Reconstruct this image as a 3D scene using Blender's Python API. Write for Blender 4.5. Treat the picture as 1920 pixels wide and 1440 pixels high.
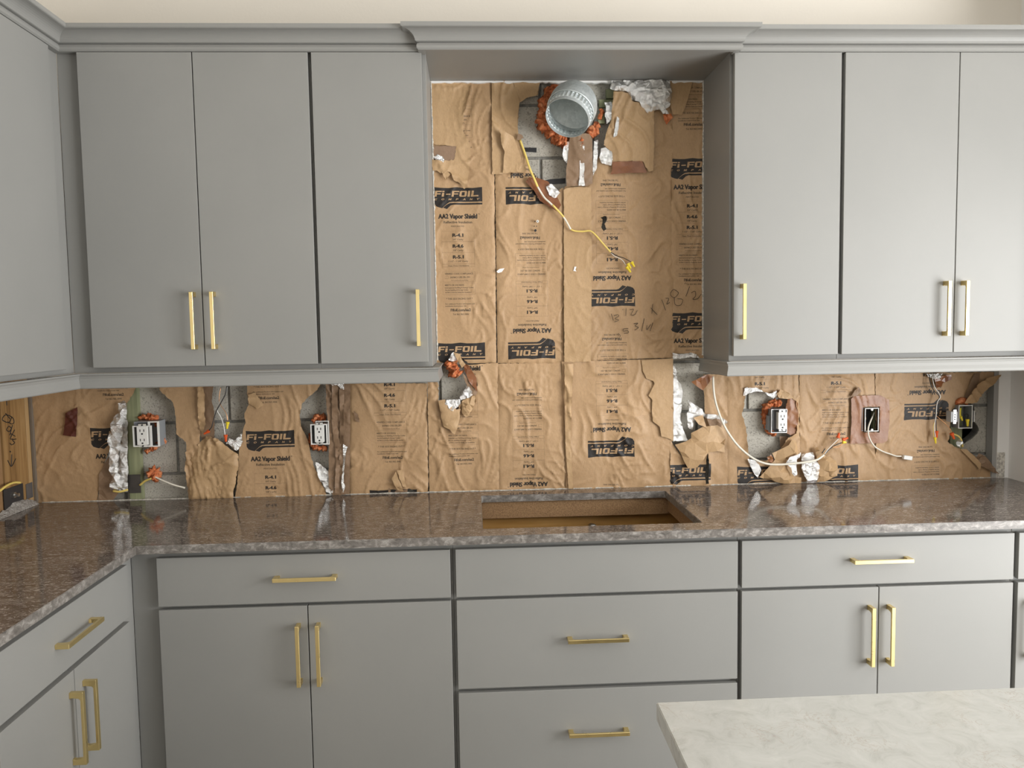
import bpy, bmesh, math, random
import numpy as np
from mathutils import Vector, Matrix
from mathutils.geometry import delaunay_2d_cdt
random.seed(7)
S = bpy.context.scene
COL = S.collection
for o in list(bpy.data.objects): bpy.data.objects.remove(o)

# ------------------------------------------------------------------ camera, light, exposure
CAM = np.array([-0.0716, -3.0246, 1.5457]); YAW, PITCH, ROLL, FPX = .0485, .0731, -.0162, 1497.24
def cam_axes():
    cy, sy, cp, sp, cr, sr = (math.cos(YAW), math.sin(YAW), math.cos(PITCH), math.sin(PITCH), math.cos(ROLL), math.sin(ROLL))
    f = np.array([sy*cp, cy*cp, -sp]); r = np.array([cy, -sy, 0.]); u = np.cross(r, f)
    return cr*r+sr*u, -sr*r+cr*u, f
AR, AU, AF = cam_axes()
cd = bpy.data.cameras.new('camera'); cam = bpy.data.objects.new('camera', cd); COL.objects.link(cam)
cd.sensor_width = 36; cd.lens = FPX/1920*36; cd.clip_start = .02
cam.matrix_world = Matrix(((AR[0], AU[0], -AF[0], CAM[0]), (AR[1], AU[1], -AF[1], CAM[1]), (AR[2], AU[2], -AF[2], CAM[2]), (0, 0, 0, 1)))
S.camera = cam
S.view_settings.view_transform = 'Standard'; S.view_settings.look = 'None'
S.view_settings.exposure = 0.0; S.view_settings.gamma = 1.0; S.view_settings.use_curve_mapping = False
w = bpy.data.worlds.new('sky'); S.world = w; w.use_nodes = True
w.node_tree.nodes['Background'].inputs[0].default_value = (.9, .95, 1, 1)
w.node_tree.nodes['Background'].inputs[1].default_value = .25
def area(name, loc, target, sx, sy, power, col):
    l = bpy.data.lights.new(name, 'AREA'); l.shape = 'RECTANGLE'; l.size = sx; l.size_y = sy; l.energy = power; l.color = col
    o = bpy.data.objects.new(name, l); COL.objects.link(o); o.location = loc
    o.rotation_euler = (Vector(target)-Vector(loc)).to_track_quat('-Z', 'Y').to_euler(); return o
# daylight coming in through the sliding door on the right and the smaller window behind the camera
area('daylight_sliding_door', (3.24, -2.97, 1.15), (0, -2.97, 1.1), 2.8, 2.1, 265, (.985, .995, 1))
area('daylight_rear_window', (-1.5, -7.94, 1.45), (-1.0, 0, 1.45), 2.8, 1.8, 22, (1, .99, .96))

def at(px, py, ax, v):
    d = AR*(px-960)/FPX-AU*(py-720)/FPX+AF
    return CAM+(v-CAM[ax])/d[ax]*d
def W(px, py, y=0.):          # a point of the back wall plane
    p = at(px, py, 1, y); return (p[0], p[2])

# ------------------------------------------------------------------ numpy noise
_rs = np.random.RandomState(3); _perm = _rs.permutation(256); _perm = np.concatenate([_perm, _perm, _perm])
_ang = _rs.rand(256)*6.2832; _gx, _gy = np.cos(_ang), np.sin(_ang)
def noise(x, y, seed=0):
    x = np.asarray(x, float)+seed*17.31; y = np.asarray(y, float)+seed*5.77
    xi = np.floor(x).astype(int); yi = np.floor(y).astype(int); xf = x-xi; yf = y-yi
    u = xf*xf*xf*(xf*(xf*6-15)+10); v = yf*yf*yf*(yf*(yf*6-15)+10)
    def g(a, b):
        h = _perm[(_perm[(xi+a) & 255]+yi+b) & 255]; return _gx[h]*(xf-a)+_gy[h]*(yf-b)
    return ((g(0, 0)*(1-u)+g(1, 0)*u)*(1-v)+(g(0, 1)*(1-u)+g(1, 1)*u)*v)*1.5
def wrinkle(x, z, seed=0, k=1.0):
    """height of paper folds in metres, outwards; soft billows, long slanting creases, small crumples"""
    a = noise(x*9, z*5, seed)
    w1 = noise(x*5, z*5, seed+1)*.9; w2 = noise(x*7+4, z*4, seed+2)*.9
    r1 = 1-np.abs(noise(x*14+z*4+w1*1.3, z*4-w2*1.3, seed+3))*2.6
    r2 = 1-np.abs(noise(x*17-z*10+w2*1.4, z*8+x*5+w1*1.2, seed+4))*2.6
    g1 = np.clip(noise(x*4, z*4, seed+6)*2+.45, 0, 1); g2 = np.clip(noise(x*5, z*3, seed+7)*2+.35, 0, 1)
    f = noise(x*45, z*30, seed+5)
    r3 = 1-np.abs(noise(x*34-z*6+w1*4, z*11+w2*4, seed+8))*2.4; g3 = np.clip(noise(x*6, z*6, seed+9)*2+.3, 0, 1)
    return k*(.0048*a+.0058*np.clip(r1, 0, 1)**2.6*g1+.0052*np.clip(r2, 0, 1)**3.4*g2+.0018*np.clip(r3, 0, 1)**2*g3+.0006*f*(g1+.3))

# ------------------------------------------------------------------ node materials
def mat(name, base, rough=.5, metal=0., spec=.5, build=None, coat=0.):
    m = bpy.data.materials.new(name); m.use_nodes = True; nt = m.node_tree; b = nt.nodes['Principled BSDF']
    b.inputs['Base Color'].default_value = (*base, 1); b.inputs['Roughness'].default_value = rough
    b.inputs['Metallic'].default_value = metal; b.inputs['Specular IOR Level'].default_value = spec
    b.inputs['Coat Weight'].default_value = coat
    if build: build(nt, b)
    return m
def N(nt, t, **k):
    n = nt.nodes.new(t)
    for a, v in k.items():
        if a.startswith('i_'):
            key = a[2:].replace('_', ' ')
            n.inputs[key].default_value = v
        else: setattr(n, a, v)
    return n
def coords(nt, scale=(1, 1, 1), rot=(0, 0, 0)):
    g = N(nt, 'ShaderNodeNewGeometry'); mp = N(nt, 'ShaderNodeMapping'); mp.inputs['Scale'].default_value = scale; mp.inputs['Rotation'].default_value = rot
    nt.links.new(g.outputs['Position'], mp.inputs['Vector']); return mp.outputs[0]
def nz(nt, vec, scale, detail=3, rough=.5, dist=0.):
    n = N(nt, 'ShaderNodeTexNoise'); n.inputs['Scale'].default_value = scale; n.inputs['Detail'].default_value = detail
    n.inputs['Roughness'].default_value = rough; n.inputs['Distortion'].default_value = dist
    nt.links.new(vec, n.inputs['Vector']); return n.outputs['Fac']
def ramp(nt, fac, stops):
    r = N(nt, 'ShaderNodeValToRGB'); e = r.color_ramp.elements
    while len(e) < len(stops): e.new(.5)
    for k, (p, c) in enumerate(stops):
        e[k].position = p; e[k].color = (*c, 1) if len(c) == 3 else c
    nt.links.new(fac, r.inputs[0]); return r.outputs[0]
def mix(nt, fac, a, b, mode='MIX'):
    m = N(nt, 'ShaderNodeMix', data_type='RGBA', blend_type=mode)
    for s, v in ((0, fac), (6, a), (7, b)):
        if isinstance(v, (int, float)): m.inputs[s].default_value = v
        elif isinstance(v, tuple): m.inputs[s].default_value = (*v, 1)
        else: nt.links.new(v, m.inputs[s])
    return m.outputs[2]
def bump(nt, b, h, strength=.3, dist=.002):
    n = N(nt, 'ShaderNodeBump'); n.inputs['Strength'].default_value = strength; n.inputs['Distance'].default_value = dist
    nt.links.new(h, n.inputs['Height']); nt.links.new(n.outputs[0], b.inputs['Normal'])
def g_(v): return (v, v, v)

def b_paint(nt, b):
    v = coords(nt); n = nz(nt, v, 3, 2); c = ramp(nt, n, [(.3, (.268, .265, .250)), (.7, (.282, .278, .262))])
    nt.links.new(c, b.inputs['Base Color']); bump(nt, b, nz(nt, v, 420, 2), .12, .0006)
PAINT = mat('grey_cabinet_paint', (.42, .42, .40), .44, spec=.42, build=b_paint)
def b_wall(nt, b):
    v = coords(nt); n = nz(nt, v, 90, 4, .6); bump(nt, b, n, .35, .0015)
    nt.links.new(ramp(nt, nz(nt, v, 2, 2), [(.3, (.83, .775, .685)), (.7, (.86, .805, .715))]), b.inputs['Base Color'])
CREAM = mat('cream_wall_paint', (.8, .7, .58), .7, build=b_wall)
def b_white(nt, b): bump(nt, b, nz(nt, coords(nt), 60, 4, .6), .2, .001)
WHITE = mat('white_wall_paint', (.90, .885, .86), .6, build=b_white)
def b_gyp(nt, b):
    v = coords(nt); nt.links.new(ramp(nt, nz(nt, v, 120, 4), [(.35, (.42, .39, .34)), (.65, (.8, .76, .68))]), b.inputs['Base Color'])
    bump(nt, b, nz(nt, v, 200, 4), .6, .003)
GYPSUM = mat('raw_plasterboard_edge', (.7, .68, .62), .9, build=b_gyp)
def b_brass(nt, b):
    v = coords(nt, (1, 1, 1)); nt.links.new(ramp(nt, nz(nt, v, 30, 3), [(.3, g_(.26)), (.7, g_(.36))]), b.inputs['Roughness'])
BRASS = mat('brushed_gold_metal', (.86, .68, .32), .3, 1., build=b_brass)
def b_granite(nt, b):
    v = coords(nt, (1, 2.6, 1.2), (0, 0, .12)); v2 = coords(nt, (1, 2.2, 1.4), (0, 0, -.25))
    base = ramp(nt, nz(nt, v, 14, 6, .65, .6), [(.3, (.060, .047, .040)), (.5, (.125, .100, .085)), (.7, (.20, .17, .147))])
    fl = ramp(nt, nz(nt, v2, 62, 4, .6, 1.6), [(.54, g_(0)), (.64, g_(.85))])
    c = mix(nt, fl, base, (.46, .41, .37))
    wv = N(nt, 'ShaderNodeTexVoronoi'); wv.inputs['Scale'].default_value = 85; nt.links.new(coords(nt), wv.inputs['Vector'])
    sp = ramp(nt, wv.outputs['Distance'], [(.06, g_(1)), (.13, g_(0))])
    c = mix(nt, sp, c, (.62, .58, .52))
    nt.links.new(c, b.inputs['Base Color'])
GRANITE = mat('brown_flecked_polished_stone', (.2, .17, .15), .09, spec=.6, build=b_granite)
def b_edge(nt, b):
    v = coords(nt, (1, 1, 1.6))
    base = ramp(nt, nz(nt, v, 45, 6, .7, .5), [(.3, (.085, .075, .066)), (.5, (.185, .167, .15)), (.68, (.38, .355, .325))])
    nt.links.new(base, b.inputs['Base Color'])
EDGE = mat('honed_stone_edge', (.3, .28, .25), .35, build=b_edge)
def b_quartz(nt, b):
    v = coords(nt); base = ramp(nt, nz(nt, v, 19, 7, .7, 1.0), [(.3, (.56, .555, .52)), (.55, (.50, .495, .46)), (.72, (.41, .40, .365))])
    vein = ramp(nt, nz(nt, v, 22, 6, .6, 1.8), [(.478, g_(0)), (.5, g_(.5)), (.522, g_(0))])
    msk = ramp(nt, nz(nt, v, 9, 3), [(.5, g_(0)), (.62, g_(1))])
    vm = N(nt, 'ShaderNodeMath', operation='MULTIPLY'); nt.links.new(vein, vm.inputs[0]); nt.links.new(msk, vm.inputs[1])
    nt.links.new(mix(nt, vm.outputs[0], base, (.38, .30, .24)), b.inputs['Base Color'])
QUARTZ = mat('white_veined_quartz', (.8, .78, .72), .16, build=b_quartz)
def b_block(nt, b):
    v = coords(nt); n = nz(nt, v, 170, 4, .7)
    base = ramp(nt, nz(nt, v, 9, 4, .6), [(.3, (.40, .375, .325)), (.7, (.54, .51, .44))])
    pit = ramp(nt, n, [(.36, g_(.75)), (.46, g_(0))])
    base = mix(nt, ramp(nt, nz(nt, v, 260, 2, .5), [(.56, g_(0)), (.68, g_(.35))]), base, (.66, .64, .58))
    nt.links.new(mix(nt, pit, base, (.15, .135, .115)), b.inputs['Base Color']); bump(nt, b, n, .7, .003)
BLOCK = mat('grey_concrete_block', (.4, .38, .33), .95, build=b_block)
def b_mortar(nt, b):
    v = coords(nt); nt.links.new(ramp(nt, nz(nt, v, 60, 4), [(.3, (.17, .165, .15)), (.7, (.30, .29, .26))]), b.inputs['Base Color']); bump(nt, b, nz(nt, v, 120, 4), .8, .004)
MORTAR = mat('mortar', (.25, .24, .22), .95, build=b_mortar)
def b_pine(nt, b):
    v = coords(nt, (30, 30, 1.6)); n = nz(nt, v, 1.2, 5, .6, .8)
    nt.links.new(ramp(nt, n, [(.3, (.17, .085, .026)), (.5, (.32, .18, .065)), (.7, (.42, .26, .11))]), b.inputs['Base Color'])
    bump(nt, b, n, .2, .001)
PINE = mat('pine_stud_wood', (.5, .3, .12), .6, build=b_pine)
def b_treated(nt, b):
    v = coords(nt, (40, 40, 1.5)); n = nz(nt, v, 1.5, 4, .6, .5)
    nt.links.new(ramp(nt, n, [(.3, (.17, .19, .10)), (.7, (.34, .35, .20))]), b.inputs['Base Color'])
TREATED = mat('green_treated_lumber', (.3, .32, .18), .7, build=b_treated)
def b_particle(nt, b):
    v = coords(nt); nt.links.new(ramp(nt, nz(nt, v, 230, 4, .7), [(.35, (.20, .11, .05)), (.65, (.38, .23, .11))]), b.inputs['Base Color'])
PARTICLE = mat('raw_particle_board', (.3, .18, .08), .8, build=b_particle)
VENEER = mat('amber_interior_board', (.50, .27, .075), .45, build=lambda nt, b: nt.links.new(ramp(nt, nz(nt, coords(nt, (1, 1, 9)), 6, 4), [(.3, (.44, .23, .06)), (.7, (.55, .31, .10))]), b.inputs['Base Color']))
def b_galv(nt, b):
    v = coords(nt); vo = N(nt, 'ShaderNodeTexVoronoi'); vo.inputs['Scale'].default_value = 110; nt.links.new(v, vo.inputs['Vector'])
    nt.links.new(ramp(nt, vo.outputs['Color'], [(.2, (.64, .69, .69)), (.8, (.76, .81, .81))]), b.inputs['Base Color'])
    nt.links.new(ramp(nt, nz(nt, v, 40, 3), [(.3, g_(.40)), (.7, g_(.52))]), b.inputs['Roughness'])
GALV = mat('galvanized_sheet_metal', (.68, .72, .72), .5, .6, build=b_galv)
STEEL = mat('zinc_plated_steel', (.62, .62, .6), .35, 1., build=lambda nt, b: bump(nt, b, nz(nt, coords(nt), 90, 3), .1, .001))
def b_foil(nt, b): bump(nt, b, nz(nt, coords(nt), 95, 6, .75, 1.2), .75, .006)
FOIL = mat('crinkled_aluminium_foil', (.97, .965, .95), .27, 1., build=b_foil)
def b_foam(nt, b):
    v = coords(nt); n = nz(nt, v, 110, 5, .65)
    nt.links.new(ramp(nt, nz(nt, v, 55, 5, .6), [(.32, (.24, .05, .012)), (.5, (.66, .18, .055)), (.68, (.82, .36, .17))]), b.inputs['Base Color']); bump(nt, b, n, .8, .006)
FOAM = mat('orange_spray_foam', (.75, .28, .1), .6, build=b_foam)
def plain(name, c, r=.45, m=0.): return mat(name, c, r, m, build=lambda nt, b: bump(nt, b, nz(nt, coords(nt), 300, 2), .05, .0004))
PLASTIC = plain('white_plastic', (.80, .79, .75), .35); INK = plain('black_marker_ink', (.012, .012, .014), .6)
HOLEM = plain('black_plastic', (.015, .015, .017), .5); BOXM = plain('grey_box_plastic', (.30, .31, .32), .5)
CABLE_Y = plain('yellow_cable_sheath', (.82, .62, .17), .45); CABLE_W = plain('white_cable_sheath', (.78, .73, .62), .45)
WIRE_W = plain('white_wire', (.85, .83, .78), .4); WIRE_K = plain('black_wire', (.02, .02, .022), .35)
COPPER = plain('bare_copper', (.8, .4, .18), .35, 1.); NUT_Y = plain('yellow_wire_nut', (.93, .72, .04), .4); NUT_R = plain('red_wire_nut', (.72, .10, .015), .4)
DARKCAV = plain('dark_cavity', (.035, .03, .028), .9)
def b_tape(c1, c2):
    def f(nt, b):
        v = coords(nt); nt.links.new(ramp(nt, nz(nt, v, 25, 4), [(.35, c1), (.7, c2)]), b.inputs['Base Color']); bump(nt, b, nz(nt, v, 60, 3, .5, 1), .35, .002)
    return f
TAPE = mat('brown_packing_tape', (.3, .12, .04), .25, build=b_tape((.19, .065, .022), (.28, .11, .045)))
TAPE_O = mat('orange_brown_tape', (.30, .12, .05), .4, build=b_tape((.23, .085, .028), (.31, .135, .053)))
TAPE_D = mat('dark_red_tape', (.09, .02, .012), .35, build=b_tape((.085, .02, .012), (.12, .028, .018)))
FLOORM = mat('floor_tile', (.5, .45, .38), .35, build=lambda nt, b: nt.links.new(ramp(nt, nz(nt, coords(nt), 4, 4), [(.3, (.26, .235, .20)), (.7, (.34, .31, .27))]), b.inputs['Base Color']))
def b_debris(nt, b):
    v = coords(nt); nt.links.new(ramp(nt, nz(nt, v, 150, 4), [(.3, (.2, .18, .16)), (.7, (.5, .47, .43))]), b.inputs['Base Color']); bump(nt, b, nz(nt, v, 140, 4), 1, .006)
DEBRIS = mat('grey_mortar_rubble', (.4, .37, .34), .95, build=b_debris)

# ------------------------------------------------------------------ the print of the insulation facing, drawn into one repeating mask
UNIT = (W(904, 350)[0]-W(813, 350)[0])/91.; PER = (W(813, 350)[1]-W(819, 643)[1])/UNIT
TW, K = 100., 7
def make_print():
    H = int(round(PER*K)); Wd = int(TW*K); A = np.zeros((H, Wd), np.float32)     # row 0 = top of logo
    def fill_tris(T, val):
        for t in T:
            t = np.asarray(t)*K; x0, y0 = np.floor(t.min(0)).astype(int); x1, y1 = np.ceil(t.max(0)).astype(int)+1
            x0 = max(x0, 0); y0 = max(y0, 0); x1 = min(x1, Wd); y1 = min(y1, H)
            if x1 <= x0 or y1 <= y0: continue
            X, Y = np.meshgrid(np.arange(x0, x1)+.5, np.arange(y0, y1)+.5)
            (ax, ay), (bx, by), (cx, cy) = t
            e0 = (bx-ax)*(Y-ay)-(by-ay)*(X-ax); e1 = (cx-bx)*(Y-by)-(cy-by)*(X-bx); e2 = (ax-cx)*(Y-cy)-(ay-cy)*(X-cx)
            m = ((e0 >= 0) & (e1 >= 0) & (e2 >= 0)) | ((e0 <= 0) & (e1 <= 0) & (e2 <= 0))
            A[y0:y1, x0:x1][m] = val
    def poly(pts, val):
        P = np.asarray(pts, float); X, Y = np.meshgrid((np.arange(Wd)+.5)/K, (np.arange(int(60*K))+.5)/K); ins = np.zeros(X.shape, bool)
        for (xa, ya), (xb, yb) in zip(P, np.roll(P, -1, 0)):
            if ya == yb: continue
            ins ^= ((ya > Y) != (yb > Y)) & (X < (xb-xa)*(Y-ya)/(yb-ya)+xa)
        A[:int(60*K)][ins] = val
    def rect(x0, y0, x1, y1, val):
        A[int(y0*K):max(int(y1*K), int(y0*K)+1), int(x0*K):max(int(x1*K), int(x0*K)+1)] = val
    def frame(x0, y0, x1, y1, v=.5, t=.4):
        rect(x0, y0, x1, y0+t, v); rect(x0, y1-t, x1, y1, v); rect(x0, y0, x0+t, y1, v); rect(x1-t, y0, x1, y1, v)
    def text(s, xc, yc, h, val, width=None, off=.016, bold=.14, shear=0., left=None):
        cu = bpy.data.curves.new('t', 'FONT'); cu.body = s; cu.size = 1; cu.offset = off; cu.shear = shear; cu.resolution_u = 3
        ob = bpy.data.objects.new('t', cu); COL.objects.link(ob); me = ob.to_mesh(); me.calc_loop_triangles()
        v = np.array([(q.co.x, -q.co.y) for q in me.vertices]); T = [tuple(l.vertices) for l in me.loop_triangles]
        ob.to_mesh_clear(); bpy.data.objects.remove(ob); bpy.data.curves.remove(cu)
        sy = h/.72; sx = sy; 
        if width: sx = width/(v[:, 0].max()-v[:, 0].min())
        v[:, 0] -= v[:, 0].min(); wd = v[:, 0].max()*sx
        v = v*np.array([sx, sy]); v[:, 0] += (xc-wd/2) if left is None else left; v[:, 1] += yc+h/2
        for dx, dy in ((0, 0), (-bold, 0), (bold, 0), (0, bold*.5), (0, -bold*.5)): fill_tris([v[list(t)]+np.array([dx, dy]) for t in T], val)
    poly([(0, .3), (14, 1.6), (28, 1.9), (44, .2), (56, 1.8), (74, 1.9), (91, .4), (91, 27.6), (36, 27.6), (29, 28.4), (24, 31.5), (15, 39.5), (9, 38), (4, 36), (.8, 31)], 1)
    poly([(91, 29.7), (91, 33), (36, 33), (31, 34.4), (24, 41), (16.5, 38.6), (24, 32.5), (30, 29.9), (36, 29.7)], 1)
    sh = lambda pts: [(x+(18-y)*.16, y) for x, y in pts]
    y0, y1 = 7.2, 18
    def L(pts, ox): poly(sh([(x+ox, y) for x, y in pts]), 0)
    def Fl(ox, w): L([(0, y1), (0, y0), (w, y0), (w, y0+2.3), (4, y0+2.3), (4, y0+4.6), (w-1.5, y0+4.6), (w-1.5, y0+6.6), (4, y0+6.6), (4, y1)], ox)
    Fl(1, 12.5); L([(0, y1), (0, y0+3.6), (4, y0+3.6), (4, y1)], 14.5); L([(0, y0+2.2), (0, y0), (4, y0), (4, y0+2.2)], 14.5)
    L([(0, 14.6), (0, 12.6), (8.5, 12.6), (8.5, 14.6)], 22)
    Fl(33, 13.5)
    L([(1.5, y1), (0, y1-1.5), (0, y0+1.5), (1.5, y0), (12, y0), (13.5, y0+1.5), (13.5, y1-1.5), (12, y1)], 47.5)
    poly(sh([(51.5, y1-2.2), (51.5, y0+2.2), (57, y0+2.2), (57, y1-2.2)]), 1)
    L([(0, y1), (0, y0), (4.3, y0), (4.3, y1)], 63); L([(0, y1), (0, y0), (4.3, y0), (4.3, y1-2.5), (14, y1-2.5), (14, y1)], 69.5)
    for k, c in enumerate('COMPANY'): text(c, 3.5+k*13.3, 22.8, 3.2, 0, width=5.2 if c != 'M' else 6, off=.02, shear=.25)
    text('AA2 Vapor Shield', 44, 54.4, 8.6, .97, width=73, off=.02, bold=.5); text('TM', 84, 50.5, 1.6, .8)
    text('Reflective Insulation', 44, 65.5, 4.6, .8, width=54, off=.02); text('PERFORATED', 43.5, 73.4, 2.7, .6, width=25)
    xa, xb = 13, 74.5
    frame(xa, 82, xb, 102.2); frame(xa, 102, xb, 122.7); frame(xa, 122.4, xb, 144.2); frame(xa, 144, xb, 149.8)
    for k, (t, s) in enumerate((('R-4.1', '3/4" Cavity'), ('R-4.6', '7/8" Cavity'), ('R-5.1', '1 1/2" - 1 5/8" Cavity'))):
        text(t, 43.5, 90+20.3*k, 6, .98, width=20, off=.02, bold=.45); text(s, 43.5, 98+20.4*k, 3, .68, width=(20, 20, 37)[k], off=.012)
    text('Heat Flow Horizontal', 43.5, 147, 2.5, .62, width=40)
    frame(xa, 158.3, xb, 178); text('VERIFIED CODE COMPLIANCE', 44, 162.2, 3.2, .66, width=54)
    frame(17, 166.5, 24, 171.5, .5); text('IAPMO UES ER-291', 46, 169, 3.2, .66, width=37); text('www.iapmoes.org listing', 45, 174.6, 1.9, .5, width=32)
    frame(xa, 180, xb, 202); text('MEETS OR EXCEEDS', 0, 183.6, 3.0, .66, left=17, width=36)
    for k, t in enumerate(('International Building & Energy Codes', 'Florida Building & Energy Codes', 'ASTM C1224 for Reflective Insulation')):
        text(t, 0, 188.6+4.4*k, 2.4, .62, left=17, width=(54, 44, 50)[k])
    text('* THIS SIDE FACING OUT *', 44, 209.5, 3.4, .64, width=50)
    text('For additional Product information and', 0, 219.3, 2.2, .66, left=17, width=56); text('installation instructions visit', 0, 223.3, 2.2, .66, left=17, width=40)
    text('Fifoil.com/aa2', 46, 230.8, 5.2, .88, width=38, off=.02, bold=.2); text('Tel: 863.965.1846', 46, 239, 3.2, .66, width=30)
    img = bpy.data.images.new('insulation_print', Wd, H, alpha=False, float_buffer=False); img.colorspace_settings.name = 'Non-Color'
    B = A[::-1]; px = np.ones((H, Wd, 4), np.float32); px[..., :3] = B[..., None]
    img.pixels.foreach_set(px.ravel()); img.update(); img.pack(); return img
PRINT = make_print()
def kraft(name, c1, c2, printed=True, rough=.55):
    def f(nt, b):
        v = coords(nt); n = nz(nt, v, 5, 4, .6)
        c = ramp(nt, n, [(.3, c1), (.7, c2)])
        c = mix(nt, ramp(nt, nz(nt, coords(nt, (1, 1, .35)), 260, 3), [(.35, g_(.0)), (.7, g_(.28))]), c, tuple(x*.72 for x in c1))
        if printed:
            uv = N(nt, 'ShaderNodeUVMap', uv_map='print'); im = N(nt, 'ShaderNodeTexImage', image=PRINT, extension='REPEAT', interpolation='Linear')
            nt.links.new(uv.outputs[0], im.inputs[0]); sx = N(nt, 'ShaderNodeSeparateXYZ'); nt.links.new(uv.outputs[0], sx.inputs[0])
            a = N(nt, 'ShaderNodeMath', operation='GREATER_THAN'); a.inputs[1].default_value = 0; nt.links.new(sx.outputs[0], a.inputs[0])
            d = N(nt, 'ShaderNodeMath', operation='LESS_THAN'); d.inputs[1].default_value = .999; nt.links.new(sx.outputs[0], d.inputs[0])
            m1 = N(nt, 'ShaderNodeMath', operation='MULTIPLY'); nt.links.new(a.outputs[0], m1.inputs[0]); nt.links.new(d.outputs[0], m1.inputs[1])
            m2 = N(nt, 'ShaderNodeMath', operation='MULTIPLY'); nt.links.new(im.outputs[0], m2.inputs[0]); nt.links.new(m1.outputs[0], m2.inputs[1])
            c = mix(nt, m2.outputs[0], c, (.018, .014, .012))
        nt.links.new(c, b.inputs['Base Color']); bump(nt, b, nz(nt, v, 34, 5, .6, 1.5), .35, .004)
    return mat(name, c1, rough, build=f, spec=.45)
KRAFT = kraft('printed_kraft_facing', (.425, .268, .138), (.53, .342, .185))
KRAFT2 = kraft('kraft_paper', (.46, .295, .148), (.56, .37, .20), False)
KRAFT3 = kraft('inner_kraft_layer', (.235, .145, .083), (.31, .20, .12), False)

# ------------------------------------------------------------------ object helpers
WL = {}
def props(o, label=None, cat=None, group=None, kind=None):
    if label: o['label'] = label
    if cat: o['category'] = cat
    if group: o['group'] = group
    if kind: o['kind'] = kind
    return o
def link(o, parent, world):
    COL.objects.link(o); o.location = world
    if parent is not None: o.parent = parent; o.location = Vector(world)-WL[parent.name]
    WL[o.name] = Vector(world); return o
def thing(name, label, cat, loc, group=None):
    o = bpy.data.objects.new(name, None); o.empty_display_size = .05; link(o, None, Vector(loc)); return props(o, label, cat, group)
def from_mesh(name, me, m, parent=None, smooth=False):
    n = len(me.vertices); co = np.empty(n*3); me.vertices.foreach_get('co', co); co = co.reshape(-1, 3)
    c = (co.min(0)+co.max(0))/2; co -= c; me.vertices.foreach_set('co', co.ravel()); me.update()
    for mm in (m if isinstance(m, (list, tuple)) else [m]): me.materials.append(mm)
    if smooth: me.polygons.foreach_set('use_smooth', [True]*len(me.polygons))
    return link(bpy.data.objects.new(name, me), parent, Vector(c))
def obj(name, bm, m, parent=None, smooth=False):
    bmesh.ops.recalc_face_normals(bm, faces=bm.faces)
    me = bpy.data.meshes.new(name); bm.to_mesh(me); bm.free(); return from_mesh(name, me, m, parent, smooth)
def raw(name, verts, faces, m, parent=None, smooth=False):
    me = bpy.data.meshes.new(name); me.from_pydata([tuple(v) for v in verts], [], [tuple(f) for f in faces]); me.update()
    return from_mesh(name, me, m, parent, smooth)
def add_box(bm, x0, x1, y0, y1, z0, z1, bev=0.):
    vs = [bm.verts.new(c) for c in ((x0, y0, z0), (x1, y0, z0), (x1, y1, z0), (x0, y1, z0), (x0, y0, z1), (x1, y0, z1), (x1, y1, z1), (x0, y1, z1))]
    fs = [bm.faces.new([vs[i] for i in f]) for f in ((0, 3, 2, 1), (4, 5, 6, 7), (0, 1, 5, 4), (1, 2, 6, 5), (2, 3, 7, 6), (3, 0, 4, 7))]
    if bev: bmesh.ops.bevel(bm, geom=list({e for f in fs for e in f.edges}), offset=bev, segments=2, affect='EDGES', profile=.5)
def box(name, x0, x1, y0, y1, z0, z1, m, parent=None, bev=0.):
    bm = bmesh.new(); add_box(bm, min(x0, x1), max(x0, x1), min(y0, y1), max(y0, y1), min(z0, z1), max(z0, z1), bev); return obj(name, bm, m, parent)
def catmull(P, n=6):
    P = [Vector(p) for p in P]
    if len(P) < 3: return P
    Q = [P[0]*2-P[1]]+P+[P[-1]*2-P[-2]]; out = []
    for i in range(1, len(Q)-2):
        for k in range(n):
            t = k/n; a, b, c, d = Q[i-1:i+3]
            out.append(.5*((2*b)+(c-a)*t+(2*a-5*b+4*c-d)*t*t+(3*b-a-3*c+d)*t**3))
    return out+[P[-1]]
def add_tube(bm, P, r, seg=8, cap=True, flat=1.):
    P = [Vector(p) for p in P]; rings = []; up = Vector((0, -1, 0))
    for i, p in enumerate(P):
        t = (P[min(i+1, len(P)-1)]-P[max(i-1, 0)]).normalized(); a = up-t*up.dot(t)
        if a.length < .05: a = Vector((1, 0, 0))-t*t.x
        a.normalize(); b = t.cross(a); rr = r[i] if isinstance(r, (list, tuple)) else r
        rings.append([bm.verts.new(p+a*math.cos(q)*rr*flat+b*math.sin(q)*rr) for q in [k*2*math.pi/seg for k in range(seg)]])
    for A, B in zip(rings, rings[1:]):
        for k in range(seg): bm.faces.new((A[k], A[(k+1) % seg], B[(k+1) % seg], B[k]))
    if cap: bm.faces.new(rings[0]); bm.faces.new(rings[-1][::-1])
def wall_path(pts):           # (px, py, y) in photograph pixels on the plane y
    return [tuple(at(p[0], p[1], 1, p[2])) for p in pts]
def cable(name, pts, r, m, parent=None, flat=1., n=6):
    bm = bmesh.new(); add_tube(bm, catmull(wall_path(pts), n), r, 8, True, flat); return obj(name, bm, m, parent, True)

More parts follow.
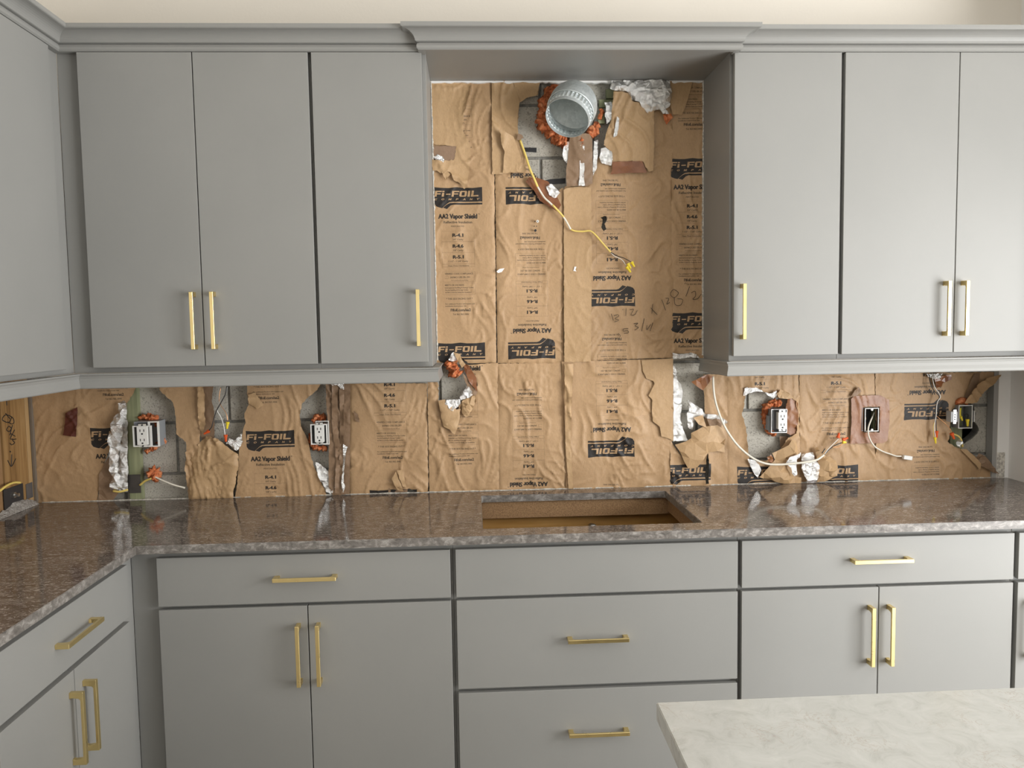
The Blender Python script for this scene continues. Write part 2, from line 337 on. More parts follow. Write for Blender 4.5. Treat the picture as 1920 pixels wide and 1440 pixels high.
# ------------------------------------------------------------------ paper and foil sheets
def resample(P, step, jit, seed):
    out = []; n = len(P)
    for i in range(n):
        a = np.array(P[i]); b = np.array(P[(i+1) % n]); L = np.linalg.norm(b-a); k = max(1, int(L/step)); nr = np.array([b[1]-a[1], a[0]-b[0]])/max(L, 1e-9)
        for j in range(k):
            q = a+(b-a)*j/k
            if jit and j: q = q+nr*jit*(float(noise(q[0]*90, q[1]*90, seed))+.6*float(noise(q[0]*260, q[1]*260, seed+1)))
            out.append(q)
    return np.array(out)
def inside(pts, poly):
    x, y = pts[:, 0], pts[:, 1]; ins = np.zeros(len(pts), bool)
    for (xa, ya), (xb, yb) in zip(poly, np.roll(poly, -1, 0)):
        if ya == yb: continue
        ins ^= ((ya > y) != (yb > y)) & (x < (xb-xa)*(y-ya)/(yb-ya)+xa)
    return ins
def dist_poly(pts, poly):
    d = np.full(len(pts), 1e9)
    for a, b in zip(poly, np.roll(poly, -1, 0)):
        ab = b-a; t = np.clip(((pts-a)@ab)/max(ab@ab, 1e-12), 0, 1); d = np.minimum(d, np.linalg.norm(pts-(a+t[:, None]*ab), axis=1))
    return d
def cdt(loops, pts):
    V = []; E = []
    for L in loops:
        s = len(V); n = len(L); V += [tuple(q) for q in L]; E += [(s+i, s+(i+1) % n) for i in range(n)]
    V += [tuple(q) for q in pts]
    r = delaunay_2d_cdt([Vector(v) for v in V], E, [], 0, 1e-6)
    v = np.array([(q[0], q[1]) for q in r[0]]); F = np.array([f for f in r[2] if len(f) == 3])
    c = v[F].mean(1); ok = inside(c, loops[0])
    for h in loops[1:]: ok &= ~inside(c, h)
    F = F[ok]; used = np.unique(F); mp = -np.ones(len(v), int); mp[used] = np.arange(len(used))
    return v[used], mp[F]
def finish(name, v, y, F, m, parent, smooth, stamp):
    co = np.column_stack([v[:, 0], y, v[:, 1]])
    a, b, c = (v[F[:, i]] for i in range(3)); cr = (b[:, 0]-a[:, 0])*(c[:, 1]-a[:, 1])-(b[:, 1]-a[:, 1])*(c[:, 0]-a[:, 0])
    F = np.where((cr < 0)[:, None], F[:, ::-1], F)
    me = bpy.data.meshes.new(name); me.from_pydata(co.tolist(), [], F.tolist()); me.update()
    uv = me.uv_layers.new(name='print'); q = v[F.ravel()]
    if stamp:
        ox, oz = W(stamp[0], stamp[1]); sg = 1 if stamp[2] > 0 else -1
        u = sg*(q[:, 0]-ox)/(TW*UNIT)+.0005; w_ = 1-sg*(oz-q[:, 1])/(PER*UNIT)
        uv.data.foreach_set('uv', np.column_stack([u, w_]).ravel())
    else: uv.data.foreach_set('uv', np.full(len(q)*2, -1.))
    return from_mesh(name, me, m, parent, smooth)
def pxpoly(P, y): return np.array([W(a, b, y) for a, b in P])
def sheet(name, outline, m, parent=None, holes=(), y=.002, seed=0, k=1., stamp=None, res=.0056, torn=.0015, curl=.006, hinge=None, lift=0., edge=0., follow=None):
    O = resample(pxpoly(outline, y), res*.8, torn, seed); HO = [resample(pxpoly(h, y), res*.7, max(torn, .0028), seed+9) for h in holes]
    mn, mx = O.min(0), O.max(0); gx, gz = np.meshgrid(np.arange(mn[0], mx[0], res), np.arange(mn[1], mx[1], res))
    P = np.column_stack([gx.ravel(), gz.ravel()]); P = P+(_rs.rand(*P.shape)-.5)*res*.4
    P = P[inside(P, O)]; P = P[dist_poly(P, O) > res*.45]
    for h in HO:
        if len(P): P = P[~inside(P, h)]; P = P[dist_poly(P, h) > res*.45]
    v, F = cdt([O]+HO, P)
    wr = wrinkle(v[:, 0], v[:, 1], seed if follow is None else follow, k)
    yy = y-wr
    for h in HO:
        d = dist_poly(v, h); yy -= curl*np.exp(-d/.012)*np.clip(.55+noise(v[:, 0]*22, v[:, 1]*22, seed+30)*1.6, 0, 2)
    if edge:      # the sheet is pulled back to the batten along its border
        yy += edge*np.exp(-dist_poly(v, O)/.008)
    if hinge is not None:
        a, b = (np.array(W(*q, y)) for q in hinge); ab = b-a; L = np.linalg.norm(ab); d = np.abs((v[:, 0]-a[0])*ab[1]-(v[:, 1]-a[1])*ab[0])/L
        s = d/max(d.max(), 1e-6); yy -= lift*s**1.4*(1+.35*noise(v[:, 0]*14, v[:, 1]*14, seed+12))
    return finish(name, v, yy, F, m, parent, True, stamp)
def crumple(name, outline, m, parent=None, y=-.01, amp=.008, step=.012, seed=0, smooth=False, torn=.002, bulge=0., stamp=None, long=(1, 1)):
    rs = np.random.RandomState(seed+50); O = resample(pxpoly(outline, y), step*.7, torn, seed)
    mn, mx = O.min(0), O.max(0); n = int((mx-mn).prod()/step**2*1.1)+4; P = mn+rs.rand(n, 2)*(mx-mn); P = P[inside(P, O)]
    if len(P): P = P[dist_poly(P, O) > step*.25]
    v, F = cdt([O], P); d = dist_poly(v, O)
    yy = y-amp*(noise(v[:, 0]*60*long[0], v[:, 1]*60*long[1], seed)*.9+(rs.rand(len(v))-.5)*1.1)-bulge*(1-np.exp(-d/.012))
    return finish(name, v, yy, F, m, parent, smooth, stamp)
def blob(name, pts, m, parent=None, seed=0, seg=10, n=5, rough=.35):
    """lumpy tube of foam: pts (px, py, y, radius)"""
    C = catmull([at(p[0], p[1], 1, p[2]) for p in pts], n); m_ = len(C); R = [np.interp(i/(m_-1)*(len(pts)-1), range(len(pts)), [p[3] for p in pts]) for i in range(m_)]
    n = n*2; C = catmull([at(p[0], p[1], 1, p[2]) for p in pts], n); m_ = len(C); R = [np.interp(i/(m_-1)*(len(pts)-1), range(len(pts)), [p[3] for p in pts]) for i in range(m_)]; seg = seg*2
    bm = bmesh.new(); add_tube(bm, C, [r*(.25 if i in (0, m_-1) else 1) for i, r in enumerate(R)], seg)
    for v in bm.verts:
        q = v.co; k = float(noise(q.x*75+q.y*50, q.z*75+q.y*20, seed))+.7*float(noise(q.x*190+q.y*120, q.z*190+q.y*90, seed+2))+.3*float(noise(q.x*420, q.z*420+q.y*200, seed+4)); j = min(range(m_), key=lambda i: (C[i]-q).length)
        dd = (q-C[j]); v.co = C[j]+dd*(1+rough*k*1.6)
    return obj(name, bm, m, parent, True)

# ================================================================== SETTING
floor = props(box('floor', -5.6, 3.4, -8.1, .3, -.05, 0, FLOORM), kind='structure')
ceil = props(box('ceiling', -5.6, 3.4, -8.1, .3, 2.95, 3.0, WHITE), kind='structure')
XR = 2.033
bm = bmesh.new()
for a in ((-1.75, XR, 0, .0127, 2.447, 2.95), (-1.75, -.208, 0, .0127, 1.385, 2.447), (.812, XR, 0, .0127, 1.385, 2.447), (1.986, XR, 0, .0127, 0, 1.385), (-1.75, 1.986, 0, .0127, 0, .895)):
    add_box(bm, *a)
wall_back = props(obj('wall_back', bm, CREAM), kind='structure')
# white painted strip and taped joint on the drywall that is left beside the opening
box('joint_strip', 1.9865, XR, -.0012, 0, .914, 1.385, WHITE, wall_back)
box('patched_corner', 1.9868, 2.018, -.0025, -.0012, .914, 1.015, GYPSUM, wall_back)
def ragged_strip(name, x0, x1, z0, z1, y0, y1, m, parent, vertical, seed):
    n = int(max(x1-x0, z1-z0)/.012); vs = []; fs = []
    for i in range(n+1):
        t = i/n; j = abs(float(noise(t*n*.45, seed*3.1, seed)))*.9+.35*random.random()
        for y in (y0, y1):
            if vertical == 'l': vs += [(x0, y, z0+(z1-z0)*t), (x0+(x1-x0)*(.35+j), y, z0+(z1-z0)*t)]
            elif vertical == 'r': vs += [(x1, y, z0+(z1-z0)*t), (x1-(x1-x0)*(.35+j), y, z0+(z1-z0)*t)]
            elif vertical == 't': vs += [(x0+(x1-x0)*t, y, z1), (x0+(x1-x0)*t, y, z1-(z1-z0)*(.35+j))]
            else: vs += [(x0+(x1-x0)*t, y, z0), (x0+(x1-x0)*t, y, z0+(z1-z0)*(.35+j))]
    for i in range(n):
        a = i*4; b = a+4; fs += [(a, a+1, b+1, b), (a+1, a+3, b+3, b+1), (a+3, a+2, b+2, b+3), (a+2, a, b, b+2)]
    o = raw(name, vs, fs, m, parent); return o
ragged_strip('torn_drywall_edge', -.2065, -.201, 1.42, 2.447, -.004, .012, GYPSUM, wall_back, 'l', 1)
ragged_strip('torn_drywall_edge', .806, .8115, 1.42, 2.447, -.004, .012, GYPSUM, wall_back, 'r', 2)
ragged_strip('torn_drywall_edge', -.205, .81, 2.440, 2.4475, -.003, .012, WHITE, wall_back, 't', 3)
ragged_strip('torn_drywall_edge', -1.69, 1.985, .9142, .9172, .0032, .012, GYPSUM, wall_back, 'b', 4)
props(box('cut_drywall_edge', 1.968, 1.9862, .001, .04, .914, 1.385, plain('grey_backer', (.36, .35, .33), .8), wall_back), label='grey cut edge of the drywall')
# concrete blocks behind the insulation
CH, ZJ = .1955, 1.199
blocks = []
for c in range(-2, 7):
    z0 = ZJ+CH*c
    x = -2.2 if c % 2 == 0 else -2.4
    while x < 2.2:
        x0, x1 = x+.005, x+.395; x += .4
        if x1 < -1.72 or x0 > 2.06: continue
        if c >= 1 and (x1 < -.3 or x0 > .9): continue
        if c == 1 and False: continue
        yo = random.uniform(-.002, .002)
        blocks.append(box('concrete_block', max(x0, -1.74), min(x1, 2.04), .045+yo, .10, z0+.005, z0+CH-.005, BLOCK, wall_back, .003))
MB = box('mortar_bed', -1.74, 2.04, .052, .098, .70, 2.6, MORTAR, wall_back)
def cut(objs, poly_px, y0, y1):
    P = resample(pxpoly(poly_px, .045), .012, .006, 77); n = len(P)
    vs = [(p[0], y0, p[1]) for p in P]+[(p[0], y1, p[1]) for p in P]
    me = bpy.data.meshes.new('c'); me.from_pydata(vs, [], [tuple(range(n)), tuple(range(2*n-1, n-1, -1))]+[(i, i+n, (i+1) % n+n, (i+1) % n) for i in range(n)]); me.update()
    bmn = bmesh.new(); bmn.from_mesh(me); bmesh.ops.recalc_face_normals(bmn, faces=bmn.faces); bmn.to_mesh(me); bmn.free()
    cu = bpy.data.objects.new('cutter', me); COL.objects.link(cu)
    for o in objs:
        md = o.modifiers.new('b', 'BOOLEAN'); md.operation = 'DIFFERENCE'; md.object = cu; md.solver = 'EXACT'
    bpy.context.view_layer.update(); dg = bpy.context.evaluated_depsgraph_get()
    for o in objs:
        nm = bpy.data.meshes.new_from_object(o.evaluated_get(dg)); o.modifiers.clear(); o.data = nm
    bpy.data.objects.remove(cu)
hole_px = [(1783, 768), (1800, 758), (1822, 756), (1830, 775), (1828, 792), (1836, 806), (1822, 823), (1808, 832), (1797, 822), (1784, 812)]
hx = [W(a, b, .045) for a, b in hole_px]; hx0, hx1 = min(q[0] for q in hx), max(q[0] for q in hx); hz0, hz1 = min(q[1] for q in hx), max(q[1] for q in hx)
sel = [o for o in blocks if abs(WL[o.name].x-(hx0+hx1)/2) < .2+(hx1-hx0)/2 and abs(WL[o.name].z-(hz0+hz1)/2) < .1+(hz1-hz0)/2]
cut(sel+[MB], hole_px, .02, .09)
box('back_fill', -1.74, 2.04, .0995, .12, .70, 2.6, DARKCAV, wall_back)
def strip(x0, x1, z0, z1, m=TREATED, y0=.016, y1=.044): return box('furring_strip', x0, x1, y0, y1, z0, z1, m, wall_back, .001)
for pxs, pz0, pz1 in (((239, 262), 700, 925),):
    strip(W(pxs[0], 830, .02)[0], W(pxs[1], 830, .02)[0], .9, 1.45)
strip(W(1781, 830, .03)[0], W(1803, 830, .03)[0], .9, 1.45, y0=.028)
strip(W(653, 830, .02)[0], W(664, 830, .02)[0], .9, 1.45); strip(W(1052, 600, .02)[0], W(1068, 600, .02)[0], .9, 2.05)
strip(W(1256, 800, .02)[0]-.012, W(1256, 800, .02)[0]+.004, .9, 1.45)
strip(W(1356, 800, .02)[0], W(1372, 800, .02)[0], .9, 1.45); strip(W(1496, 800, .02)[0], W(1512, 800, .02)[0], .9, 1.45); strip(W(1637, 800, .02)[0], W(1655, 800, .02)[0], .9, 1.45)
# black plastic fastening strips on the block in the hood opening
for P_, nm in (([(981, 277), (1006, 277), (1006, 286), (983, 284)], 0), ([(1022, 338), (1032, 336), (1060, 334), (1060, 344), (1030, 346)], 1)):
    o = crumple('black_strap', P_, HOLEM, None, .041, .001, .02, nm, True, .0008); props(o, ('short black strap end nailed to the bare block left of the duct', 'longer black strap end nailed to the bare block below the duct')[nm], 'strap')

# side walls
bm = bmesh.new()
for a in ((XR, 2.12, -.52, .12, 0, 2.95), (2.12, 3.3, -.02, .12, 0, 2.95), (3.27, 3.37, -1.54, -.02, 0, 2.95), (3.27, 3.37, -8.1, -4.4, 0, 2.95), (3.27, 3.37, -4.4, -1.54, 2.2, 2.95)): add_box(bm, *a)
wall_right = props(obj('wall_right', bm, WHITE), kind='structure')
bm = bmesh.new()
for a in ((3.27, 3.33, -4.4, -4.34, 0, 2.2), (3.27, 3.33, -1.60, -1.54, 0, 2.2), (3.27, 3.33, -3.0, -2.94, 0, 2.2), (3.27, 3.33, -4.34, -1.60, 2.14, 2.2)): add_box(bm, *a)
props(obj('door_1', bm, PLASTIC), kind='structure')
bm = bmesh.new()
for a in ((-5.6, -2.95, -8.1, -8.0, 0, 2.95), (-.05, 3.37, -8.1, -8.0, 0, 2.95), (-2.95, -.05, -8.1, -8.0, 0, .5), (-2.95, -.05, -8.1, -8.0, 2.4, 2.95)): add_box(bm, *a)
props(obj('wall_rear', bm, CREAM), kind='structure')
bm = bmesh.new()
for a in ((-2.95, -2.89, -8.08, -8.02, .5, 2.4), (-.11, -.05, -8.08, -8.02, .5, 2.4), (-1.53, -1.47, -8.08, -8.02, .5, 2.4), (-2.95, -.05, -8.08, -8.02, .5, .56), (-2.95, -.05, -8.08, -8.02, 2.34, 2.4)): add_box(bm, *a)
props(obj('window_1', bm, PLASTIC), kind='structure')
XL = -1.715
bm = bmesh.new()
for a in ((-1.73, XL, -2.8, .0, 1.40, 2.95), (-1.73, XL, -2.8, .0, 0, .885), (-1.86, -1.80, -2.8, .1, 0, 2.95), (-5.6, -5.5, -8.1, -2.8, 0, 2.95), (-5.6, -1.80, -2.8, -2.7, 0, 2.95)): add_box(bm, *a)
wall_left = props(obj('wall_left', bm, CREAM), kind='structure')
y_ = lambda px, py: float(at(px, py, 0, XL)[1])
stud = box('stud', -1.80, XL, y_(4, 800), y_(48, 800), .90, 1.40, PINE, wall_left, .001)
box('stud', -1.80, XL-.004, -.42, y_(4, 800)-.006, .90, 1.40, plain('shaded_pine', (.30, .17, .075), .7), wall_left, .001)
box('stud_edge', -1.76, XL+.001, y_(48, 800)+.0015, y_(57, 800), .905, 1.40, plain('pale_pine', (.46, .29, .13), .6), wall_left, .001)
props(box('plasterboard_scrap', -1.712, -1.704, -.006, .010, .914, 1.40, plain('dull_paper_edge', (.18, .145, .11), .8), wall_left), label='narrow left over plasterboard edge in the corner')

# ================================================================== CABINETS
F_U, F_B = -.304, -.603            # face frames
def handle_mesh():
    L, D, Wd, t, e = .094, .034, .0115, .0075, .016
    pr_ = [(-L, 0), (-L, D-.001), (-L+.001, D), (L-.001, D), (L, D-.001), (L, 0), (L-e, 0), (L-e+.002, .006), (L-e, D-t-.004), (L-e-.004, D-t), (-L+e+.004, D-t), (-L+e, D-t-.004), (-L+e-.002, .006), (-L+e, 0)]
    n = len(pr_); bm = bmesh.new(); A = [bm.verts.new((-Wd/2, -d, l)) for l, d in pr_]; B = [bm.verts.new((Wd/2, -d, l)) for l, d in pr_]
    bm.faces.new(A); bm.faces.new(B[::-1])
    for i in range(n): bm.faces.new((A[i], B[i], B[(i+1) % n], A[(i+1) % n]))
    bmesh.ops.recalc_face_normals(bm, faces=bm.faces)
    bmesh.ops.bevel(bm, geom=[e for e in bm.edges if e.calc_face_angle(0) > 1.], offset=.0006, segments=1, affect='EDGES')
    me = bpy.data.meshes.new('handle'); bm.to_mesh(me); bm.free(); me.materials.append(BRASS); return me
HM = handle_mesh()
def handle(parent, x, y, z, horizontal=False, side=False):
    o = bpy.data.objects.new('handle', HM); link(o, parent, Vector((x, y, z)))
    if side: o.rotation_euler = (0, 0, math.pi/2) if not horizontal else Matrix(((0, -1, 0), (0, 0, -1), (1, 0, 0))).to_euler()
    elif horizontal: o.rotation_euler = (0, math.pi/2, 0)
    return o
def front(kind, parent, x0, x1, y, z0, z1, th=.0195): return box(kind, x0, x1, y, y+th, z0, z1, PAINT, parent, .0012)
def sidefront(kind, parent, y0, y1, x, z0, z1, th=.0195): return box(kind, x-th, x, y0, y1, z0, z1, PAINT, parent, .0012)
DB, DU = -.63, -.33
def carcass(parent, x0, x1, y0, y1, z0, z1, name='body'): return box(name, x0, x1, y0, y1, z0, z1, PAINT, parent, .0008)
Z1, Z2, Z3, Z4, Z5 = .8677, .7189, .7083, .429, .4153
# --- base run on the back wall
t = thing('base_cabinet', 'wide grey base cabinet in the inner corner, one drawer over two doors', 'cabinet', (-.63, -.3, 0), 'grey base cabinets')
carcass(t, -1.1148, -.1455, F_B, -.01, .10, .8875); box('toe_kick', -1.1, -.1455, -.54, -.52, 0, .10, PAINT, t)
d = front('drawer', t, -1.0299, -.1529, DB, Z2, Z1); handle(d, -.588, DB, .7985, True)
d = front('door', t, -1.0299, -.5885, DB, .12, Z3); handle(d, -.615, DB, .562)
d = front('door', t, -.5855, -.1529, DB, .12, Z3); handle(d, -.555, DB, .562)
t = thing('base_cabinet', 'grey sink base cabinet under the cut out, blank top panel over two wide drawers', 'cabinet', (.3, -.3, 0), 'grey base cabinets')
x0, x1 = -.1445, .7435
box('side_panel', x0, x0+.018, F_B+.018, -.012, .10, .8875, PARTICLE, t); box('side_panel', x1-.018, x1, F_B+.018, -.012, .10, .8875, PARTICLE, t)
box('back_panel', x0+.018, x1-.018, -.026, -.014, .10, .8875, VENEER, t); box('bottom_panel', x0+.018, x1-.018, F_B+.018, -.026, .10, .118, VENEER, t)
box('stretcher', x0+.018, x1-.018, -.066, -.05, .823, .8875, PARTICLE, t)
box('side_stretcher', .655, .671, -.575, -.067, .835, .8875, PARTICLE, t)
bm = bmesh.new()
for a in ((x0, x0+.03, .10, .8875), (x1-.03, x1, .10, .8875)): add_box(bm, a[0], a[1], F_B, F_B+.018, a[2], a[3])
for z0, z1 in ((.855, .8875), (.69, .735), (.40, .445), (.10, .13)): add_box(bm, x0+.03, x1-.03, F_B, F_B+.018, z0, z1)
obj('face_frame', bm, PAINT, t); box('toe_kick', x0, x1, -.54, -.52, 0, .10, PAINT, t)
front('false_front', t, -.1364, .7374, DB, Z2, Z1)
d = front('drawer', t, -.1364, .7374, DB, Z4, Z3); handle(d, .2965, DB, .5785, True)
d = front('drawer', t, -.1364, .7374, DB, .12, Z5); handle(d, .2965, DB, .281, True)
bm = bmesh.new(); q = at(1110, 989, 1, -.05); zc = q[2]
add_tube(bm, [(q[0], -.026, zc), (q[0], -.075, zc)], .012, 14); add_tube(bm, [(q[0], -.06, zc), (q[0], -.085, zc)], [.019, .019], 14)
pp = props(obj('pipe_stub', bm, STEEL, None, True), 'capped metal pipe stub poking out inside the open sink cabinet', 'pipe')
t = thing('base_cabinet', 'grey base cabinet right of the sink cabinet, one drawer over two doors', 'cabinet', (1.19, -.3, 0), 'grey base cabinets')
carcass(t, .7445, 1.6305, F_B, -.01, .10, .8875); box('toe_kick', .7445, 1.6305, -.54, -.52, 0, .10, PAINT, t)
d = front('drawer', t, .7503, 1.6234, DB, Z2, Z1); handle(d, 1.187, DB, .7985, True)
d = front('door', t, .7503, 1.1865, DB, .12, Z3); handle(d, 1.157, DB, .558)
d = front('door', t, 1.1895, 1.6234, DB, .12, Z3); handle(d, 1.219, DB, .558)
t = thing('base_cabinet', 'grey base cabinet cropped by the right edge of the picture', 'cabinet', (1.8, -.3, 0), 'grey base cabinets')
carcass(t, 1.6315, 2.03, F_B, -.01, .10, .8875); box('toe_kick', 1.6315, 2.03, -.54, -.52, 0, .10, PAINT, t)
d = front('drawer', t, 1.6385, 2.02, DB, Z2, Z1); handle(d, 1.83, DB, .7985, True)
d = front('door', t, 1.6385, 2.02, DB, .12, Z3); handle(d, 1.676, DB, .558)
# --- base run along the left wall
XF, XD = -1.115, -1.097
t = thing('base_cabinet', 'grey base cabinet on the left wall next to the inner corner, drawer over two doors', 'cabinet', (-1.4, -.97, 0), 'grey base cabinets')
carcass(t, -1.69, XF, -1.335, F_B-.001, .10, .8875); box('toe_kick', -1.20, -1.18, -1.335, F_B, 0, .10, PAINT, t)
d = sidefront('drawer', t, -1.327, -.672, XD, .708, .8645); handle(d, XD, -.995, .786, True, True)
d = sidefront('door', t, -1.003, -.672, XD, .12, .694); handle(d, XD, -.962, .553, False, True)
d = sidefront('door', t, -1.327, -1.006, XD, .12, .694); handle(d, XD, -1.031, .553, False, True)
# --- upper cabinets
ZB, ZT = 1.4285, 2.4422
t = thing('upper_cabinet', 'grey double door upper cabinet beside the inner corner', 'cabinet', (-.99, -.15, 1.41), 'grey upper cabinets')
carcass(t, -1.396, -.584, F_U, -.003, 1.4105, 2.50)
d = front('door', t, -1.3221, -.9605, DU, ZB, ZT); handle(d, -.985, DU, 1.578)
d = front('door', t, -.9573, -.5892, DU, ZB, ZT); handle(d, -.920, DU, 1.578)
t = thing('upper_cabinet', 'grey single door upper cabinet left of the hood opening', 'cabinet', (-.4, -.15, 1.41), 'grey upper cabinets')
carcass(t, -.5835, -.208, F_U, -.003, 1.4105, 2.50)
d = front('door', t, -.5779, -.2208, DU, ZB, ZT); handle(d, -.250, DU, 1.576)
t = thing('upper_cabinet', 'grey single door upper cabinet right of the hood opening', 'cabinet', (1., -.15, 1.41), 'grey upper cabinets')
carcass(t, .812, 1.192, F_U, -.003, 1.4105, 2.50)
d = front('door', t, .8205, 1.1859, DU, ZB, ZT); handle(d, .848, DU, 1.580)
t = thing('upper_cabinet', 'grey double door upper cabinet at the right end of the back wall', 'cabinet', (1.6, -.15, 1.41), 'grey upper cabinets')
carcass(t, 1.1928, 2.03, F_U, -.003, 1.4105, 2.50)
d = front('door', t, 1.1989, 1.5932, DU, ZB, ZT); handle(d, 1.5585, DU, 1.580)
d = front('door', t, 1.5962, 1.992, DU, ZB, ZT); handle(d, 1.622, DU, 1.580)
t = thing('upper_cabinet', 'grey upper cabinet on the left wall, its door cropped by the picture edge', 'cabinet', (-1.55, -.8, 1.41), 'grey upper cabinets')
carcass(t, -1.712, -1.3965, -1.25, F_U-.001, 1.4105, 2.50)
sidefront('door', t, -.86, -.392, -1.377, ZB, ZT); sidefront('door', t, -1.245, -.863, -1.377, ZB, ZT)

# --- mouldings swept along the cabinet fronts, each run its own piece
def sweep(path, prof, seg):
    """prof (out, z); outwards is to the right of the walking direction; seg = index of the run, mitred at both ends"""
    P = [Vector((a, b)) for a, b in path]; nrm = [Vector(((P[i+1]-P[i]).y, -(P[i+1]-P[i]).x)).normalized() for i in range(len(P)-1)]
    def off(i, o):
        if i == 0: return P[0]+nrm[0]*o
        if i == len(P)-1: return P[-1]+nrm[-1]*o
        a, b = nrm[i-1], nrm[i]; m = (a+b); return P[i]+m*(o/(1+a.dot(b)))
    vs = []; n = len(prof)
    for i in (seg, seg+1):
        for o, z in prof: q = off(i, o); vs.append((q.x, q.y, z))
    return vs, [(k, (k+1) % n, n+(k+1) % n, n+k) for k in range(n)]+[tuple(range(n))[::-1], tuple(range(n, 2*n))]
def molding(name, path, prof, segs, label, parent=None, cat='molding', group=None):
    bm = bmesh.new()
    for s in segs:
        vs, fs = sweep(path, prof, s); V = [bm.verts.new(v) for v in vs]
        for f in fs: bm.faces.new([V[i] for i in f])
    o = obj(name, bm, PAINT); return props(o, label, cat, group)
cove = [(.030+.036*(1-math.cos(a)), 2.4695+.030*math.sin(a)) for a in [k*math.pi/2/8 for k in range(9)]]
CROWN = [(0.001, 2.4435), (.021, 2.4435), (.0255, 2.448), (.026, 2.456), (.0235, 2.4635), (.018, 2.4655), (.018, 2.467), (.027, 2.468)]+cove+[(.070, 2.5005), (.072, 2.503), (.072, 2.514), (0.001, 2.514)]
GC = 'grey crown moldings'
pl = [(-1.3965, -1.25), (-1.3965, -.31), (-.2055, -.31)]
molding('crown_molding', pl, CROWN, [0], 'grey crown molding over the cabinet on the left wall', group=GC)
molding('crown_molding', pl, CROWN, [1], 'grey crown molding over the cabinets left of the hood opening', group=GC)
HOODC = [(o, z-.004) for o, z in CROWN]
hood = thing('range_hood_panel', 'grey soffit panel bridging the hood opening between the upper cabinets', 'panel', (.3, -.17, 2.44))
box('soffit_board', -.2075, .8115, -.339, -.001, 2.449, 2.464, PAINT, hood); box('front_board', -.2075, .8115, -.34, -.322, 2.4645, 2.508, PAINT, hood)
molding('crown_molding', [(-.2075, -.312), (-.2075, -.34), (.8115, -.34), (.8115, -.312)], HOODC, [0, 1, 2], 'projecting grey crown molding over the hood opening, returned at both ends', group=GC)
molding('crown_molding', [(.81, -.31), (2.031, -.31)], CROWN, [0], 'grey crown molding over the cabinets right of the hood opening', group=GC)
RAIL = [(0, 1.361), (.0215, 1.361), (.0235, 1.364), (.0225, 1.372), (.0195, 1.384), (.018, 1.394), (.0205, 1.402), (.0245, 1.406), (.0245, 1.4098), (0, 1.4098)]
GR = 'grey light rails'
lr = [(-1.381, -1.25), (-1.381, -.326), (-.208, -.326), (-.208, -.003)]
molding('light_rail', lr, RAIL, [0], 'grey light rail under the cabinet on the left wall', cat='rail', group=GR)
molding('light_rail', lr, RAIL, [1, 2], 'grey light rail under the cabinets left of the hood opening', cat='rail', group=GR)
molding('light_rail', [(.816, -.003), (.816, -.326), (2.031, -.326)], RAIL, [0, 1], 'grey light rail under the cabinets right of the hood opening', cat='rail', group=GR)
# white patch of bare filler on the end of the left light rail
props(crumple('filler_smear', [(808, 681), (826, 680), (825, 686), (806, 687)], GYPSUM, None, -.0, .001, .02, 4, True), 'smear of white filler at the cabinet foot left of the hood opening', 'filler')

# ================================================================== WORKTOPS
def slab(name, outline, hole, z0, z1, mats, bev=.0015):
    O = np.array(outline, float); loops = [O]+([np.array(hole, float)] if hole else [])
    v, F = cdt(loops, np.zeros((0, 2))); bm = bmesh.new()
    T = [bm.verts.new((a, b, z1)) for a, b in v]; B = [bm.verts.new((a, b, z0)) for a, b in v]
    for f in F:
        a, b, c = (v[i] for i in f); ccw = (b[0]-a[0])*(c[1]-a[1])-(b[1]-a[1])*(c[0]-a[0]) > 0; f = list(f) if ccw else list(f)[::-1]
        bm.faces.new([T[i] for i in f]); bm.faces.new([B[i] for i in f][::-1])
    bm.edges.ensure_lookup_table()
    for e in [e for e in bm.edges if len(e.link_faces) == 1 and e.verts[0].co.z == e.verts[1].co.z and abs(e.verts[0].co.z-z1) < 1e-6]:
        i, j = T.index(e.verts[0]), T.index(e.verts[1]); f = bm.faces.new((T[i], T[j], B[j], B[i])); f.material_index = 1
    bmesh.ops.recalc_face_normals(bm, faces=bm.faces)
    sharp = [e for e in bm.edges if len(e.link_faces) == 2 and e.calc_face_angle(0) > 1 and abs(e.verts[0].co.z-e.verts[1].co.z) < 1e-6 and e.verts[0].co.z > (z0+z1)/2]
    bmesh.ops.bevel(bm, geom=sharp, offset=bev, segments=2, affect='EDGES', material=1)
    return obj(name, bm, mats)
def rounded(x0, x1, y0, y1, r):
    out = []
    for cx, cy, a0 in ((x1-r, y1-r, 0), (x0+r, y1-r, 90), (x0+r, y0+r, 180), (x1-r, y0+r, 270)):
        out += [(cx+r*math.cos(math.radians(a0+k*30)), cy+r*math.sin(math.radians(a0+k*30))) for k in range(4)]
    return out
ct = props(slab('countertop', [(-1.700, .003), (-1.700, -1.34), (-1.0765, -1.34), (-1.0765, -.655), (2.031, -.655), (2.031, .003)], rounded(-.0505, .643, -.568, -.081, .008), .8885, .914, [GRANITE, EDGE]),
           'polished brown flecked stone countertop with a rectangular sink cut out', 'countertop')
it = thing('kitchen_island', 'white veined stone topped island in the right foreground', 'island', (.95, -2.15, 0))
o = slab('island_top', [(.2235, -1.746), (.214, -2.6), (1.7, -2.6), (1.7, -1.740)], None, .884, .914, [QUARTZ, QUARTZ]); w_ = WL[o.name]; o.parent = it; o.location = w_-WL[it.name]
box('island_body', .27, 1.65, -2.56, -1.79, .0, .8835, PAINT, it, .001)
# ================================================================== KRAFT INSULATION SHEETS ON THE WALL
KC, KG = 'insulation', 'kraft insulation strips'
def kraft_sheet(label, outline, **k):
    o = sheet('insulation_sheet', outline, k.pop('m', KRAFT), **k); return props(o, label, KC, KG)
NRM, INV = 1, -1
